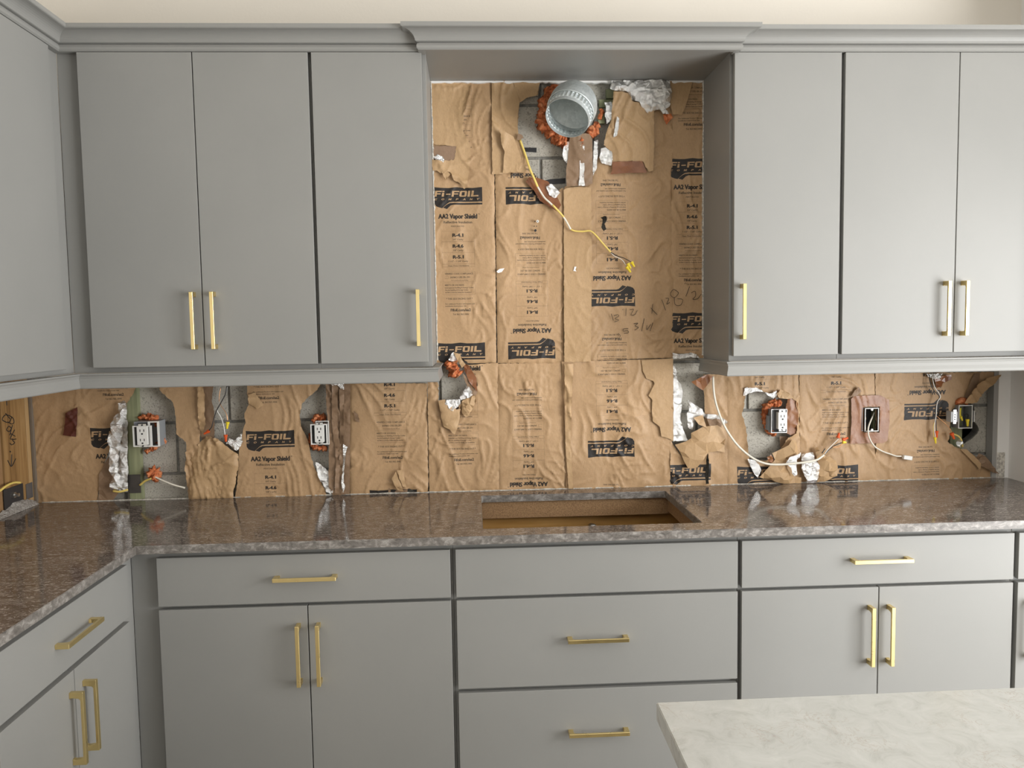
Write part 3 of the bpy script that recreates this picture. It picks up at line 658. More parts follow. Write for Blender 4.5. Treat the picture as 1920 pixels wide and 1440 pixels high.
# --- hood opening
U1 = kraft_sheet('upper kraft strip along the left edge of the hood opening, upright print', [(800, 150), (924, 150), (928, 400), (931, 681), (801, 681)], stamp=(813, 350, NRM), seed=1, edge=.005,
                 holes=[[(838, 682), (842, 672), (851, 662), (864, 668), (872, 676), (880, 682)]], y=.010)
fl = sheet('torn_overlap', [(806, 152), (884, 152), (879, 180), (872, 205), (868, 230), (870, 250), (882, 272), (882, 300), (878, 335), (871, 355), (862, 344), (851, 339), (845, 325), (838, 321), (835, 337), (829, 326), (822, 323), (811, 320), (810, 300), (830, 303), (851, 300), (855, 284), (856, 275), (836, 273), (811, 272)],
      KRAFT2, U1, y=.006, seed=2, k=1.3, torn=.003, hinge=((806, 152), (880, 152)), lift=.010, follow=1)
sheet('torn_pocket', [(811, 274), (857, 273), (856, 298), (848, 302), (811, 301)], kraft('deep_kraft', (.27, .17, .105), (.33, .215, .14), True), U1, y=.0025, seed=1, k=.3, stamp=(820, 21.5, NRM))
crumple('foil_scrap', [(812, 293), (820, 289), (829, 293), (833, 300), (828, 309), (823, 305), (814, 297)], FOIL, U1, y=-.004, amp=.005, step=.008, seed=4)
crumple('torn_curl', [(828, 322), (838, 320), (845, 326), (836, 337), (831, 330)], KRAFT2, U1, y=-.008, amp=.004, step=.01, seed=5)
U2 = kraft_sheet('upper kraft strip with patched top, left of the centre fold in the hood opening', [(926, 150), (1012, 150), (1009, 178), (990, 182), (974, 192), (971, 240), (975, 264), (984, 292), (994, 318), (1010, 334), (1028, 350), (1042, 360), (1056, 352), (1058, 681), (933, 681)],
                 stamp=(1042, 673, INV), seed=3, edge=.004, y=.009, torn=.002)
sheet('patch_panel', [(922, 152), (960, 152), (968, 170), (974, 192), (970, 225), (971, 250), (976, 266), (984, 290), (986, 322), (955, 323), (943, 326), (923, 327), (922, 240)], KRAFT2, U2, y=.002, seed=4, k=1.7, torn=.0012)
sheet('patch_panel', [(962, 152), (1013, 152), (1009, 168), (1006, 179), (990, 183), (975, 192), (968, 172)], KRAFT2, U2, y=.0005, seed=5, k=.7)
sheet('torn_flap', [(935, 246), (944, 248), (953, 252), (963, 258), (969, 272), (976, 292), (984, 318), (985, 323), (965, 323), (943, 325), (944, 305), (946, 285), (940, 270), (939, 255)], KRAFT2, U2, y=-.006, seed=6, k=1., hinge=((944, 325), (985, 322)), lift=.012)
sheet('torn_flap', [(971, 250), (979, 253), (981, 259), (974, 263), (969, 262)], KRAFT3, U2, y=-.012, seed=7, k=.4)
U3 = kraft_sheet('upper kraft strip under the duct, upside down print and handwritten measurements', [(1056, 356), (1060, 349), (1100, 349), (1110, 342), (1112, 320), (1120, 300), (1140, 262), (1152, 235), (1160, 200), (1163, 150), (1262, 150), (1263, 671), (1190, 673), (1058, 679)], stamp=(1191.5, 574.6, INV), seed=8, edge=.003, y=.007,
                 holes=[[(1126, 408), (1137, 406), (1138, 412), (1133, 420), (1137, 430), (1132, 434), (1127, 426), (1129, 416)]])
sheet('folded_edge', [(1057, 356), (1064, 352), (1084, 350), (1108, 352), (1110, 470), (1108, 678), (1058, 679)], KRAFT2, U3, y=.0, seed=8, k=.55)
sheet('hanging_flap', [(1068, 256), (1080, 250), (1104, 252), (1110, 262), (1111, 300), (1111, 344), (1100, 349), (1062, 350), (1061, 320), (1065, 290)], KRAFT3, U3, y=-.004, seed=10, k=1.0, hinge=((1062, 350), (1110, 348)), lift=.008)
sheet('patch_panel', [(1150, 172), (1165, 172), (1178, 175), (1184, 190), (1205, 197), (1225, 205), (1226, 260), (1225, 320), (1215, 322), (1206, 303), (1180, 302), (1148, 303), (1149, 286), (1140, 278), (1132, 271), (1138, 245), (1146, 225)], KRAFT2, U3, y=-.004, seed=11, k=1.7, torn=.002)
FL = sheet('lining_tear', [(1157, 218), (1161, 222), (1160, 240), (1157, 254), (1150, 258), (1153, 240)], FOIL, U3, y=-.012, seed=12, k=.5)
crumple('foil_lining', [(1055, 293), (1056, 278), (1062, 266), (1068, 265), (1068, 285), (1064, 308), (1058, 300)], FOIL, U3, y=-.006, amp=.004, step=.012, seed=1)
crumple('foil_lining', [(1088, 272), (1096, 272), (1096, 300), (1095, 330), (1097, 348), (1085, 348), (1087, 320)], FOIL, U3, y=-.012, amp=.004, step=.010, seed=2)
crumple('foil_lining', [(1114, 265), (1121, 262), (1121, 290), (1119, 315), (1112, 330), (1112, 300)], FOIL, U3, y=-.002, amp=.004, step=.011, seed=3)
crumple('foil_lining', [(1124, 295), (1127, 278), (1136, 276), (1146, 283), (1149, 295), (1147, 310), (1137, 308), (1128, 306)], FOIL, U3, y=-.008, amp=.008, step=.010, seed=4)
crumple('foil_lining', [(1133, 192), (1146, 190), (1150, 205), (1146, 225), (1138, 232), (1134, 215), (1136, 203)], FOIL, U3, y=.0, amp=.007, step=.010, seed=5)
crumple('foil_lining', [(1146, 152), (1200, 151), (1254, 150), (1260, 165), (1260, 182), (1255, 200), (1247, 205), (1255, 214), (1244, 212), (1234, 205), (1222, 209), (1214, 213), (1206, 203), (1196, 190), (1182, 184), (1178, 173), (1163, 170), (1152, 170), (1144, 165)], FOIL, U3, y=-.012, amp=.011, step=.011, seed=6, bulge=.016)
crumple('foil_lining', [(1236, 203), (1248, 205), (1255, 213), (1243, 213)], FOIL, U3, y=-.018, amp=.006, step=.008, seed=8)
crumple('paper_scrap', [(1243, 214), (1258, 213), (1262, 220), (1250, 234), (1245, 224)], FOAM, U3, y=-.004, amp=.002, step=.02, seed=7)
U4 = kraft_sheet('upper kraft strip along the right edge of the hood opening, upright print', [(1259, 150), (1330, 150), (1330, 692), (1306, 664), (1258, 662)], stamp=(1257, 586, NRM), seed=13, k=1.2, edge=.003, y=.006)
sheet('torn_overlap', [(1256, 152), (1299, 152), (1290, 185), (1283, 205), (1278, 216), (1262, 214), (1257, 200)], KRAFT2, U4, y=-.001, seed=14, k=.6)
for nm, P_ in enumerate(([(1148, 303), (1204, 302), (1213, 324), (1180, 324), (1144, 327), (1148, 318)],)):
    props(sheet('packing_tape', P_, TAPE, y=-.0085, seed=11, k=.5, torn=.0008), 'strip of brown tape across the lower end of the patch right of the duct', 'tape')
# --- band above the worktop
S1 = kraft_sheet('lower kraft strip in the left corner, dark red tape on it, torn right edge', [(49, 738), (258, 720), (250, 738), (238, 756), (226, 772), (214, 815), (205, 845), (196, 868), (188, 890), (184, 925), (183, 945), (62, 948), (60, 850)], stamp=(167, 802.5, NRM), seed=15, y=.008, torn=.002, k=.7)
props(sheet('packing_tape', [(123, 775), (146, 763), (145, 795), (143, 819), (118, 816), (121, 800)], TAPE_D, y=.0005, seed=15, k=.9, torn=.0006, follow=15), 'dark red piece of tape on the kraft paper in the left corner', 'tape')
bm_ = crumple('foil_lining', [(186, 890), (196, 868), (208, 850), (212, 915), (224, 922), (212, 938), (184, 940)], KRAFT3, S1, y=.004, amp=.003, step=.02, seed=16)
crumple('foil_roll', [(222, 756), (231, 751), (238, 756), (236, 775), (231, 800), (227, 830), (222, 860), (222, 895), (228, 914), (216, 920), (207, 918), (209, 895), (205, 870), (206, 845), (204, 822), (208, 800), (214, 782), (221, 775)], FOIL, S1, y=-.014, amp=.012, step=.014, seed=17, bulge=.012, long=(1.4, .5))
crumple('foil_backing', [(226, 760), (238, 758), (239, 830), (240, 922), (224, 922), (222, 880), (226, 830), (229, 790)], FOIL, S1, y=.002, amp=.007, step=.014, seed=18, long=(1.2, .35))
S2 = kraft_sheet('lower kraft strip hanging torn between the first outlet and the second bare block gap', [(296, 722), (372, 722), (372, 780), (376, 815), (372, 850), (378, 900), (362, 938), (356, 938), (351, 905), (348, 870), (351, 845), (349, 828), (331, 814), (329, 780), (325, 757), (318, 748), (303, 735)], m=KRAFT, y=.004, seed=19, k=1.2, torn=.003)
crumple('torn_layer', [(370, 722), (381, 722), (384, 745), (383, 775), (386, 795), (379, 815), (372, 795), (371, 760)], KRAFT2, S2, y=-.006, amp=.006, step=.012, seed=20, smooth=True)
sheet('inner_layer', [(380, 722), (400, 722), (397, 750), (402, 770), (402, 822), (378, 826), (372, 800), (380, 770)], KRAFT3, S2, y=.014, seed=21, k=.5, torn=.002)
sheet('hanging_flap', [(372, 832), (384, 819), (408, 822), (420, 834), (432, 843), (446, 852), (447, 872), (442, 900), (436, 925), (438, 938), (356, 938), (352, 912), (358, 885), (352, 862), (362, 850)], KRAFT2, S2, y=-.010, seed=4, k=3.0, torn=.003, edge=.012)
crumple('foil_lining', [(429, 822), (440, 826), (446, 820), (453, 812), (455, 828), (450, 838), (444, 845), (436, 842), (430, 832), (424, 832)], FOIL, S2, y=-.004, amp=.009, step=.008, seed=23)
S3 = kraft_sheet('lower kraft strip with the whole black printed emblem, left of the second outlet', [(463, 719), (603, 719), (594, 732), (578, 745), (566, 757), (562, 780), (566, 803), (576, 822), (580, 836), (584, 860), (592, 880), (603, 905), (614, 931), (440, 937), (445, 905), (447, 860), (450, 835), (456, 805), (460, 790), (458, 775), (466, 760), (464, 742)], stamp=(460, 808, NRM), seed=24, y=.004, torn=.0022)
crumple('torn_curl', [(465, 740), (478, 736), (490, 752), (494, 760), (482, 768), (466, 757)], KRAFT2, S3, y=-.004, amp=.005, step=.012, seed=25, smooth=True)
crumple('foil_lining', [(590, 864), (602, 872), (614, 882), (622, 893), (628, 905), (631, 918), (620, 926), (611, 922), (603, 905), (596, 890)], FOIL, S3, y=-.002, amp=.009, step=.010, seed=26)
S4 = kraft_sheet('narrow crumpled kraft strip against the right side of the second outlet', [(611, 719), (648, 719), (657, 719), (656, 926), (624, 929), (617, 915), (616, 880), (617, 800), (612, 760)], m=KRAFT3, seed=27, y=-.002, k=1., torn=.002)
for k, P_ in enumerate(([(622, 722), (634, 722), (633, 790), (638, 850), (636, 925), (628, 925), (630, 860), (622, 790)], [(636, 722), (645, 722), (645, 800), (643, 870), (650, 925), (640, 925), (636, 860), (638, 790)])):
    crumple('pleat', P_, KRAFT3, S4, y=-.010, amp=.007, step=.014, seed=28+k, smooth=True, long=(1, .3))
crumple('foil_lining', [(619, 719), (645, 719), (645, 731), (638, 728), (633, 722), (625, 724)], FOIL, S4, y=-.014, amp=.005, step=.008, seed=31)
crumple('foil_lining', [(643, 832), (652, 838), (648, 850), (644, 900), (647, 912), (643, 924), (640, 905), (643, 870)], FOIL, S4, y=-.012, amp=.005, step=.012, seed=32)
S5 = kraft_sheet('lower kraft strip with upright small print, slit open just above the worktop', [(655, 719), (801, 719), (803, 922), (780, 923), (768, 916), (745, 917), (738, 925), (656, 926), (654, 850)], stamp=(684, 633, NRM), seed=33, k=1.25, edge=.004, y=.006, torn=.0018)
sheet('inner_layer', [(730, 885), (765, 885), (764, 922), (728, 925)], KRAFT3, S5, y=.0115, seed=21, k=.2)
for k, P_ in enumerate(([(734, 898), (742, 884), (752, 908), (757, 922), (745, 919)], [(744, 882), (755, 880), (762, 914), (755, 912)])): crumple('torn_curl', P_, KRAFT2, S5, y=-.006, amp=.004, step=.014, seed=34+k, smooth=True)
crumple('torn_curl', [(663, 770), (672, 778), (674, 792), (667, 790)], KRAFT3, S5, y=-.002, amp=.003, step=.01, seed=38, smooth=True)
S6 = kraft_sheet('lower kraft strip torn open around orange foam below the left cabinet corner', [(801, 690), (934, 680), (936, 919), (805, 922)], holes=[[(821, 692), (832, 672), (846, 664), (862, 672), (876, 684), (890, 705), (896, 722), (890, 735), (884, 742), (868, 747), (858, 764), (842, 760), (822, 752)]],
                 stamp=(820, 638, NRM), seed=36, edge=.003, y=.007, k=1.1)
crumple('hanging_flap', [(822, 751), (834, 749), (842, 760), (856, 768), (864, 766), (862, 780), (859, 800), (853, 814), (848, 812), (844, 806), (832, 800), (827, 782)], KRAFT2, S6, y=-.008, amp=.005, step=.02, seed=37, smooth=True, bulge=.008)
crumple('hanging_flap', [(866, 752), (880, 744), (890, 742), (893, 752), (886, 766), (879, 780), (873, 782), (866, 774)], KRAFT2, S6, y=-.010, amp=.005, step=.014, seed=39, bulge=.006)
crumple('foil_lining', [(831, 757), (838, 750), (850, 749), (862, 748), (864, 756), (857, 764), (850, 771), (842, 766), (834, 764)], FOIL, S6, y=-.012, amp=.009, step=.008, seed=40)
crumple('foil_lining', [(862, 745), (870, 732), (876, 723), (884, 730), (888, 740), (882, 744), (872, 748), (864, 750)], FOIL, S6, y=-.006, amp=.009, step=.008, seed=41)
crumple('foil_lining', [(841, 675), (845, 666), (850, 660), (857, 668), (856, 676), (848, 678)], FOIL, S6, y=-.010, amp=.006, step=.009, seed=42)
crumple('torn_curl', [(850, 660), (863, 664), (866, 674), (873, 683), (866, 690), (858, 676)], KRAFT2, S6, y=-.014, amp=.004, step=.016, seed=43)
crumple('taped_flap', [(868, 680), (880, 686), (893, 708), (895, 735), (880, 716), (871, 695)], TAPE, S6, y=-.010, amp=.004, step=.02, seed=44)
crumple('taped_flap', [(868, 700), (882, 716), (895, 735), (892, 742), (880, 735), (872, 715)], KRAFT3, S6, y=-.008, amp=.004, step=.02, seed=45)
S7 = kraft_sheet('lower kraft strip left of the centre seam behind the sink, upside down print', [(933, 682), (1054, 679), (1060, 750), (1062, 916), (936, 920)], stamp=(1035, 960, INV), seed=46, k=1.1, edge=.004, y=.009)
S8 = kraft_sheet('lower kraft strip right of the centre seam behind the sink, emblem upside down', [(1053, 678), (1200, 674), (1262, 672), (1262, 826), (1256, 830), (1257, 913), (1061, 918), (1059, 800)], stamp=(1190, 857, INV), seed=47, k=1.15, y=.005, torn=.001)
for k, P_ in enumerate(([(1058, 682), (1075, 682), (1071, 760), (1070, 830), (1075, 916), (1066, 916), (1060, 830)],)): sheet('pleat', P_, KRAFT2, S8, y=-.004, seed=60, k=1.6)
sheet('torn_overlap', [(1203, 676), (1262, 672), (1262, 826), (1253, 822), (1240, 818), (1237, 800), (1224, 790), (1222, 770), (1223, 750), (1216, 742), (1227, 719), (1224, 714), (1212, 710), (1205, 695)], KRAFT2, S8, y=-.003, seed=48, k=.5, torn=.001)
S9 = kraft_sheet('short lower kraft strip with a slit emblem, right of the tall bare block gap', [(1319, 702), (1364, 702), (1364, 909), (1256, 913), (1256, 824), (1270, 845), (1286, 868), (1300, 835), (1322, 800), (1320, 740)], stamp=(1247, 871, NRM), seed=49, k=1.1, y=.006, torn=.002,
                 holes=[[(1323, 860), (1326, 846), (1328, 862), (1328, 906), (1321, 907)]])
crumple('hanging_flap', [(1266, 834), (1285, 828), (1296, 822), (1296, 812), (1318, 800), (1345, 797), (1357, 805), (1360, 822), (1359, 848), (1345, 846), (1328, 848), (1318, 862), (1308, 877), (1290, 878), (1282, 864), (1274, 846)], KRAFT2, S9, y=-.010, amp=.007, step=.028, seed=50, smooth=False, bulge=.014)
crumple('hanging_flap', [(1300, 783), (1318, 778), (1325, 802), (1310, 796)], KRAFT2, S9, y=-.020, amp=.004, step=.03, seed=51)
crumple('hanging_flap', [(1326, 786), (1345, 784), (1357, 792), (1352, 800), (1330, 798)], KRAFT3, S9, y=-.012, amp=.004, step=.02, seed=52)
crumple('foil_lining', [(1262, 680), (1267, 692), (1270, 712), (1277, 720), (1280, 740), (1278, 762), (1276, 785), (1282, 808), (1289, 826), (1263, 828), (1262, 760)], FOIL, S9, y=.0, amp=.008, step=.012, seed=53, long=(1, .5))
crumple('foil_lining', [(1290, 751), (1302, 758), (1318, 768), (1322, 776), (1340, 777), (1352, 781), (1366, 792), (1356, 796), (1344, 786), (1326, 785), (1316, 780), (1306, 784), (1300, 796), (1298, 806), (1290, 802), (1288, 778), (1292, 765)], FOIL, S9, y=-.010, amp=.009, step=.011, seed=54)
crumple('foil_lining', [(1261, 661), (1270, 664), (1282, 664), (1294, 661), (1306, 664), (1311, 671), (1296, 669), (1280, 672), (1262, 673)], FOIL, S9, y=-.004, amp=.006, step=.010, seed=55)
crumple('taped_flap', [(1296, 716), (1314, 707), (1326, 702), (1338, 706), (1326, 722), (1318, 732), (1306, 724)], TAPE_O, S9, y=-.014, amp=.004, step=.02, seed=56)
S10 = kraft_sheet('lower kraft strip torn wide open around the third outlet', [(1362, 700), (1499, 700), (1500, 905), (1364, 909)], stamp=(1383, 875, NRM), seed=57, k=.9, edge=.003, y=.007,
                  holes=[[(1396, 745), (1395, 730), (1404, 726), (1418, 727), (1434, 736), (1446, 742), (1462, 746), (1476, 744), (1492, 752), (1495, 780), (1492, 812), (1476, 820), (1465, 840), (1455, 862), (1405, 864), (1402, 845), (1398, 800), (1390, 775), (1394, 762)]])
sheet('taped_flap', [(1478, 745), (1489, 746), (1496, 757), (1496, 790), (1493, 812), (1484, 817), (1474, 812), (1472, 790), (1474, 760)], TAPE_O, S10, y=.006, seed=58, k=.6)
sheet('inner_layer', [(1462, 818), (1478, 818), (1480, 842), (1466, 846), (1462, 835)], KRAFT3, S10, y=.025, seed=21, k=.3)
crumple('hanging_flap', [(1468, 840), (1478, 834), (1486, 824), (1492, 826), (1497, 840), (1498, 856), (1487, 858), (1476, 862), (1475, 878), (1482, 886), (1490, 894), (1502, 895), (1502, 906), (1470, 907), (1424, 895), (1440, 876), (1453, 862), (1448, 850)], KRAFT2, S10, y=-.012, amp=.008, step=.026, seed=59, bulge=.016)
crumple('taped_curl', [(1438, 857), (1446, 852), (1450, 862), (1448, 868), (1440, 864)], TAPE_O, S10, y=-.022, amp=.004, step=.01, seed=60)
crumple('foil_lining', [(1402, 860), (1415, 863), (1424, 872), (1428, 882), (1421, 896), (1414, 888), (1407, 874)], FOIL, S10, y=-.004, amp=.004, step=.012, seed=61)
crumple('foil_lining', [(1394, 742), (1396, 728), (1408, 724), (1420, 727), (1434, 736), (1420, 734), (1404, 737), (1398, 742)], FOIL, S10, y=-.003, amp=.002, step=.012, seed=62)
crumple('foil_lining', [(1434, 736), (1444, 738), (1456, 732), (1457, 741), (1450, 747), (1440, 742)], FOIL, S10, y=-.008, amp=.005, step=.008, seed=63)
crumple('foil_lining', [(1474, 868), (1480, 858), (1492, 854), (1502, 848), (1500, 858), (1494, 862), (1494, 876), (1495, 890), (1490, 893), (1485, 888), (1484, 878), (1477, 872)], FOIL, S10, y=-.036, amp=.004, step=.010, seed=64)
S11 = kraft_sheet('lower kraft strip with brown tape around the empty outlet box', [(1499, 700), (1642, 700), (1643, 901), (1500, 905)], stamp=(1526, 873, NRM), seed=65, k=1., edge=.003, y=.007, holes=[[(1623, 764), (1647, 764), (1647, 808), (1623, 808)]])
crumple('hanging_flap', [(1527, 842), (1534, 838), (1541, 852), (1556, 857), (1568, 865), (1571, 880), (1569, 892), (1562, 895), (1545, 903), (1530, 905), (1532, 888), (1534, 868)], KRAFT2, S11, y=-.012, amp=.007, step=.02, seed=66, bulge=.014)
crumple('foil_lining', [(1503, 852), (1512, 850), (1524, 848), (1527, 862), (1537, 872), (1536, 892), (1532, 904), (1514, 906), (1508, 890), (1503, 878)], FOIL, S11, y=-.020, amp=.008, step=.010, seed=67, bulge=.008)
crumple('torn_curl', [(1594, 745), (1603, 732), (1610, 725), (1616, 734), (1606, 742)], KRAFT3, S11, y=-.006, amp=.004, step=.014, seed=68)
crumple('torn_curl', [(1456, 738), (1464, 730), (1478, 736), (1489, 746), (1476, 748), (1462, 747)], KRAFT2, S10, y=-.010, amp=.004, step=.014, seed=69)
S12 = kraft_sheet('last lower kraft strip on the right, emblem upside down, torn away from the block', [(1641, 700), (1873, 697), (1862, 706), (1838, 728), (1822, 748), (1812, 757), (1792, 762), (1782, 772), (1781, 812), (1777, 828), (1790, 838), (1806, 843), (1820, 850), (1834, 862), (1850, 872), (1873, 893), (1873, 897), (1642, 901)], stamp=(1781, 787, INV), seed=70, k=.95, y=.007, torn=.0025)
sheet('twisted_flap', [(1806, 756), (1818, 738), (1830, 722), (1850, 710), (1873, 702), (1862, 718), (1846, 732), (1836, 740), (1828, 752), (1818, 756)], KRAFT2, S12, y=-.012, seed=71, k=2.0, hinge=((1806, 756), (1862, 702)), lift=.016)
sheet('inner_fold', [(1826, 700), (1838, 700), (1836, 715), (1822, 735), (1810, 752), (1805, 750), (1815, 728)], KRAFT3, S12, y=.002, seed=72, k=.6)
crumple('hanging_flap', [(1800, 842), (1812, 842), (1828, 856), (1840, 870), (1838, 880), (1824, 866)], KRAFT2, S12, y=-.010, amp=.005, step=.02, seed=73, smooth=True)
crumple('hanging_flap', [(1826, 862), (1836, 850), (1848, 856), (1858, 868), (1873, 888), (1862, 886), (1845, 876), (1838, 874)], KRAFT3, S12, y=-.008, amp=.006, step=.016, seed=74)
crumple('foil_lining', [(1736, 701), (1768, 700), (1766, 707), (1756, 712), (1748, 709), (1740, 706)], FOIL, S12, y=-.010, amp=.008, step=.008, seed=75)
crumple('taped_curl', [(1752, 710), (1764, 706), (1784, 702), (1783, 712), (1768, 718), (1766, 725), (1757, 727)], TAPE, S12, y=-.012, amp=.005, step=.014, seed=76)
props(sheet('packing_tape', [(1596, 748), (1602, 742), (1650, 741), (1667, 750), (1668, 790), (1664, 826), (1655, 831), (1594, 832), (1597, 790)], TAPE_O, y=-.0035, seed=65, k=.45, torn=.001, holes=[[(1620, 762), (1649, 762), (1649, 811), (1620, 811)]], curl=.002, follow=65), 'square of orange brown tape framing the empty outlet box', 'tape')
tp = sheet('packing_tape', [(985, 341), (992, 332), (1010, 334), (1028, 340), (1035, 352), (1046, 372), (1052, 385), (1044, 396), (1030, 388), (1012, 376), (1002, 358)], TAPE, y=-.006, seed=3, k=1.2, torn=.001, follow=3); props(tp, 'crooked piece of brown tape over the upside down emblem below the duct', 'tape')
crumple('foil_scrap', [(1024, 350), (1034, 345), (1044, 354), (1050, 362), (1040, 372), (1030, 366)], FOIL, tp, y=-.012, amp=.008, step=.010, seed=77)

# small white plaster crumbs in the paper
for k, (px, py, lb) in enumerate(((938, 507, 'white paint chip stuck on the paper, left of the upside down small print'), (1078, 504, 'tiny white paint chip on the centre fold under the cable'))):
    o = crumple('paint_chip', [(px-7, py+2), (px-1, py-3), (px+8, py-4), (px+3, py+3), (px-4, py+5)] if k == 0 else [(px-3, py+4), (px-1, py-4), (px+3, py-4), (px+1, py+2), (px+3, py+5)], GYPSUM if 0 else WHITE, None, -.004, .001, .01, k, True, .0006); props(o, lb, 'chip')
# --- handwriting, thin strokes lying on the paper
def strokes(name, segs, m, parent, yf, w=.0011, axis=1, cp=None):
    bm = bmesh.new()
    for s in segs:
        if cp is not None: P = [tuple(at(px, py, 0, cp)+np.array([.0006, 0, 0])) for px, py in s]
        else:
            P = []
            for px, py in s: q = W(px, py, yf); P.append((q[0], yf, q[1]))
        add_tube(bm, catmull(P, 5), w, 5, True)
    return props(obj(name, bm, m, parent), kind='stuff')
hw = [[(1146, 588), (1150, 601)], [(1151, 592), (1158, 590), (1160, 593), (1153, 597), (1160, 600), (1152, 604)], [(1167, 581), (1168, 580)], [(1174, 578), (1173, 592)], [(1181, 581), (1188, 580), (1183, 590), (1190, 590), (1195, 582)],
      [(1220, 577), (1232, 590)], [(1224, 570), (1222, 588)], [(1241, 562), (1248, 582)], [(1248, 559), (1254, 560), (1250, 570), (1256, 567)], [(1268, 545), (1262, 543), (1257, 552), (1264, 558), (1272, 550), (1267, 544)], [(1264, 558), (1266, 571), (1276, 572), (1280, 562), (1270, 560)],
      [(1284, 533), (1285, 530)], [(1293, 537), (1286, 556)], [(1296, 549), (1303, 546), (1304, 555), (1299, 561), (1308, 560), (1315, 551)],
      [(1178, 616), (1169, 617), (1169, 621), (1177, 620), (1178, 624), (1170, 625)], [(1188, 607), (1196, 606), (1191, 611), (1197, 614), (1190, 619)], [(1208, 597), (1203, 621)], [(1213, 610), (1213, 618), (1220, 608)], [(1224, 605), (1219, 621)], [(1159, 625), (1163, 629), (1162, 632)]]
strokes('handwriting', hw, INK, U3, -.0005, .0009)

# ================================================================== METAL DUCT
dt = thing('duct', 'round galvanized metal vent pipe sticking out of the foamed hole in the wall', 'duct', tuple(at(1085, 205, 1, 0)))
end = at(1063, 222, 1, -.165); R0 = .080
def ring(c, ax, r, n=72, wob=0): 
    ax = Vector(ax).normalized(); a = ax.cross(Vector((0, 0, 1))).normalized(); b = ax.cross(a)
    return [Vector(c)+(a*math.cos(t)+b*math.sin(t))*(r+(wob*(1 if k % 2 else -1))) for k, t in enumerate([k*2*math.pi/n for k in range(n)])]
axd = Vector((-.356, -.58, -.73)).normalized(); E_ = Vector(end)
def tubes(name, secs, m, parent, thick=.0009, n=72):
    bm = bmesh.new(); L = []
    for c, ax, r, wb in secs: L.append([bm.verts.new(p) for p in ring(c, ax, r, n, wb)])
    for c, ax, r, wb in reversed(secs): L.append([bm.verts.new(p) for p in ring(c, ax, r-thick, n, wb)])
    for A, B in zip(L, L[1:]+L[:1]):
        for k in range(n): bm.faces.new((A[k], A[(k+1) % n], B[(k+1) % n], B[k]))
    return obj(name, bm, m, parent, False)
mid = Vector((-.20, -.88, -.30)).normalized(); back = Vector((-.05, -1, -.08)).normalized()
c1 = E_-axd*.030; c2 = E_-axd*.062; c3 = c2-mid*.05; c4 = c3-back*.06; c5 = c4-back*.10
o1 = tubes('crimped_end', [(E_, axd, R0*.985, 0), (E_-axd*.016, axd, R0, 0), (E_-axd*.018, axd, R0+.0006, .0020), (E_-axd*.040, axd, R0+.001, .0026), (E_-axd*.043, axd, R0+.001, .0)], GALV, dt)
o2 = tubes('elbow', [(E_-axd*.040, axd, R0+.0055, 0), (E_-axd*.043, axd, R0+.007, 0), (c2, axd, R0+.006, 0), (c2-axd*.012, mid, R0+.007, 0), (c3, mid, R0+.006, 0), (c3-mid*.012, back, R0+.007, 0), (c4, back, R0+.006, 0), (c5, back, R0+.006, 0)], GALV, dt)
obj('damper', (lambda b: (b.faces.new([b.verts.new(p) for p in ring(c4, back, R0+.005, 32)]), b)[1])(bmesh.new()), GALV, dt)
FT = thing('spray_foam', 'ring of orange foam sealing the duct into the wall', 'foam', tuple(at(1060, 215, 1, .02)))
def fring(pts, seed, r): blob('foam_lump', [(a, b, y, r*k) for a, b, y, k in pts], FOAM, FT, seed, 12, 6, .5)
fring([(1056, 155, .030, .8), (1036, 166, .028, 1), (1022, 184, .026, 1), (1017, 208, .024, 1), (1017, 232, .02, 1.2), (1032, 246, .016, 1.4), (1050, 262, .012, 1.5), (1066, 268, .012, 1.0)], 3, .014)
fring([(1083, 258, .010, 1.1), (1090, 266, .006, 1.2), (1092, 278, .006, .9)], 6, .014)
fring([(1122, 232, .012, 1.), (1112, 245, .008, 1.3), (1104, 254, .008, 1.0)], 8, .012)
fring([(1127, 204, .02, .9), (1128, 212, .018, 1), (1122, 224, .018, .8)], 9, .007)
box('duct_shim', *(sorted((W(1137, 170, .02)[0], W(1152, 170, .02)[0]))), .02, .04, W(1140, 184, .02)[1], W(1140, 167, .02)[1], TREATED, wall_back)
box('duct_shim', *(sorted((W(1124, 190, .02)[0], W(1152, 190, .02)[0]))), .025, .043, W(1140, 200, .02)[1], W(1140, 186, .02)[1], TREATED, wall_back)
box('duct_shim', *(sorted((W(1122, 222, .02)[0], W(1134, 222, .02)[0]))), .022, .040, W(1140, 231, .02)[1], W(1140, 214, .02)[1], TREATED, wall_back)

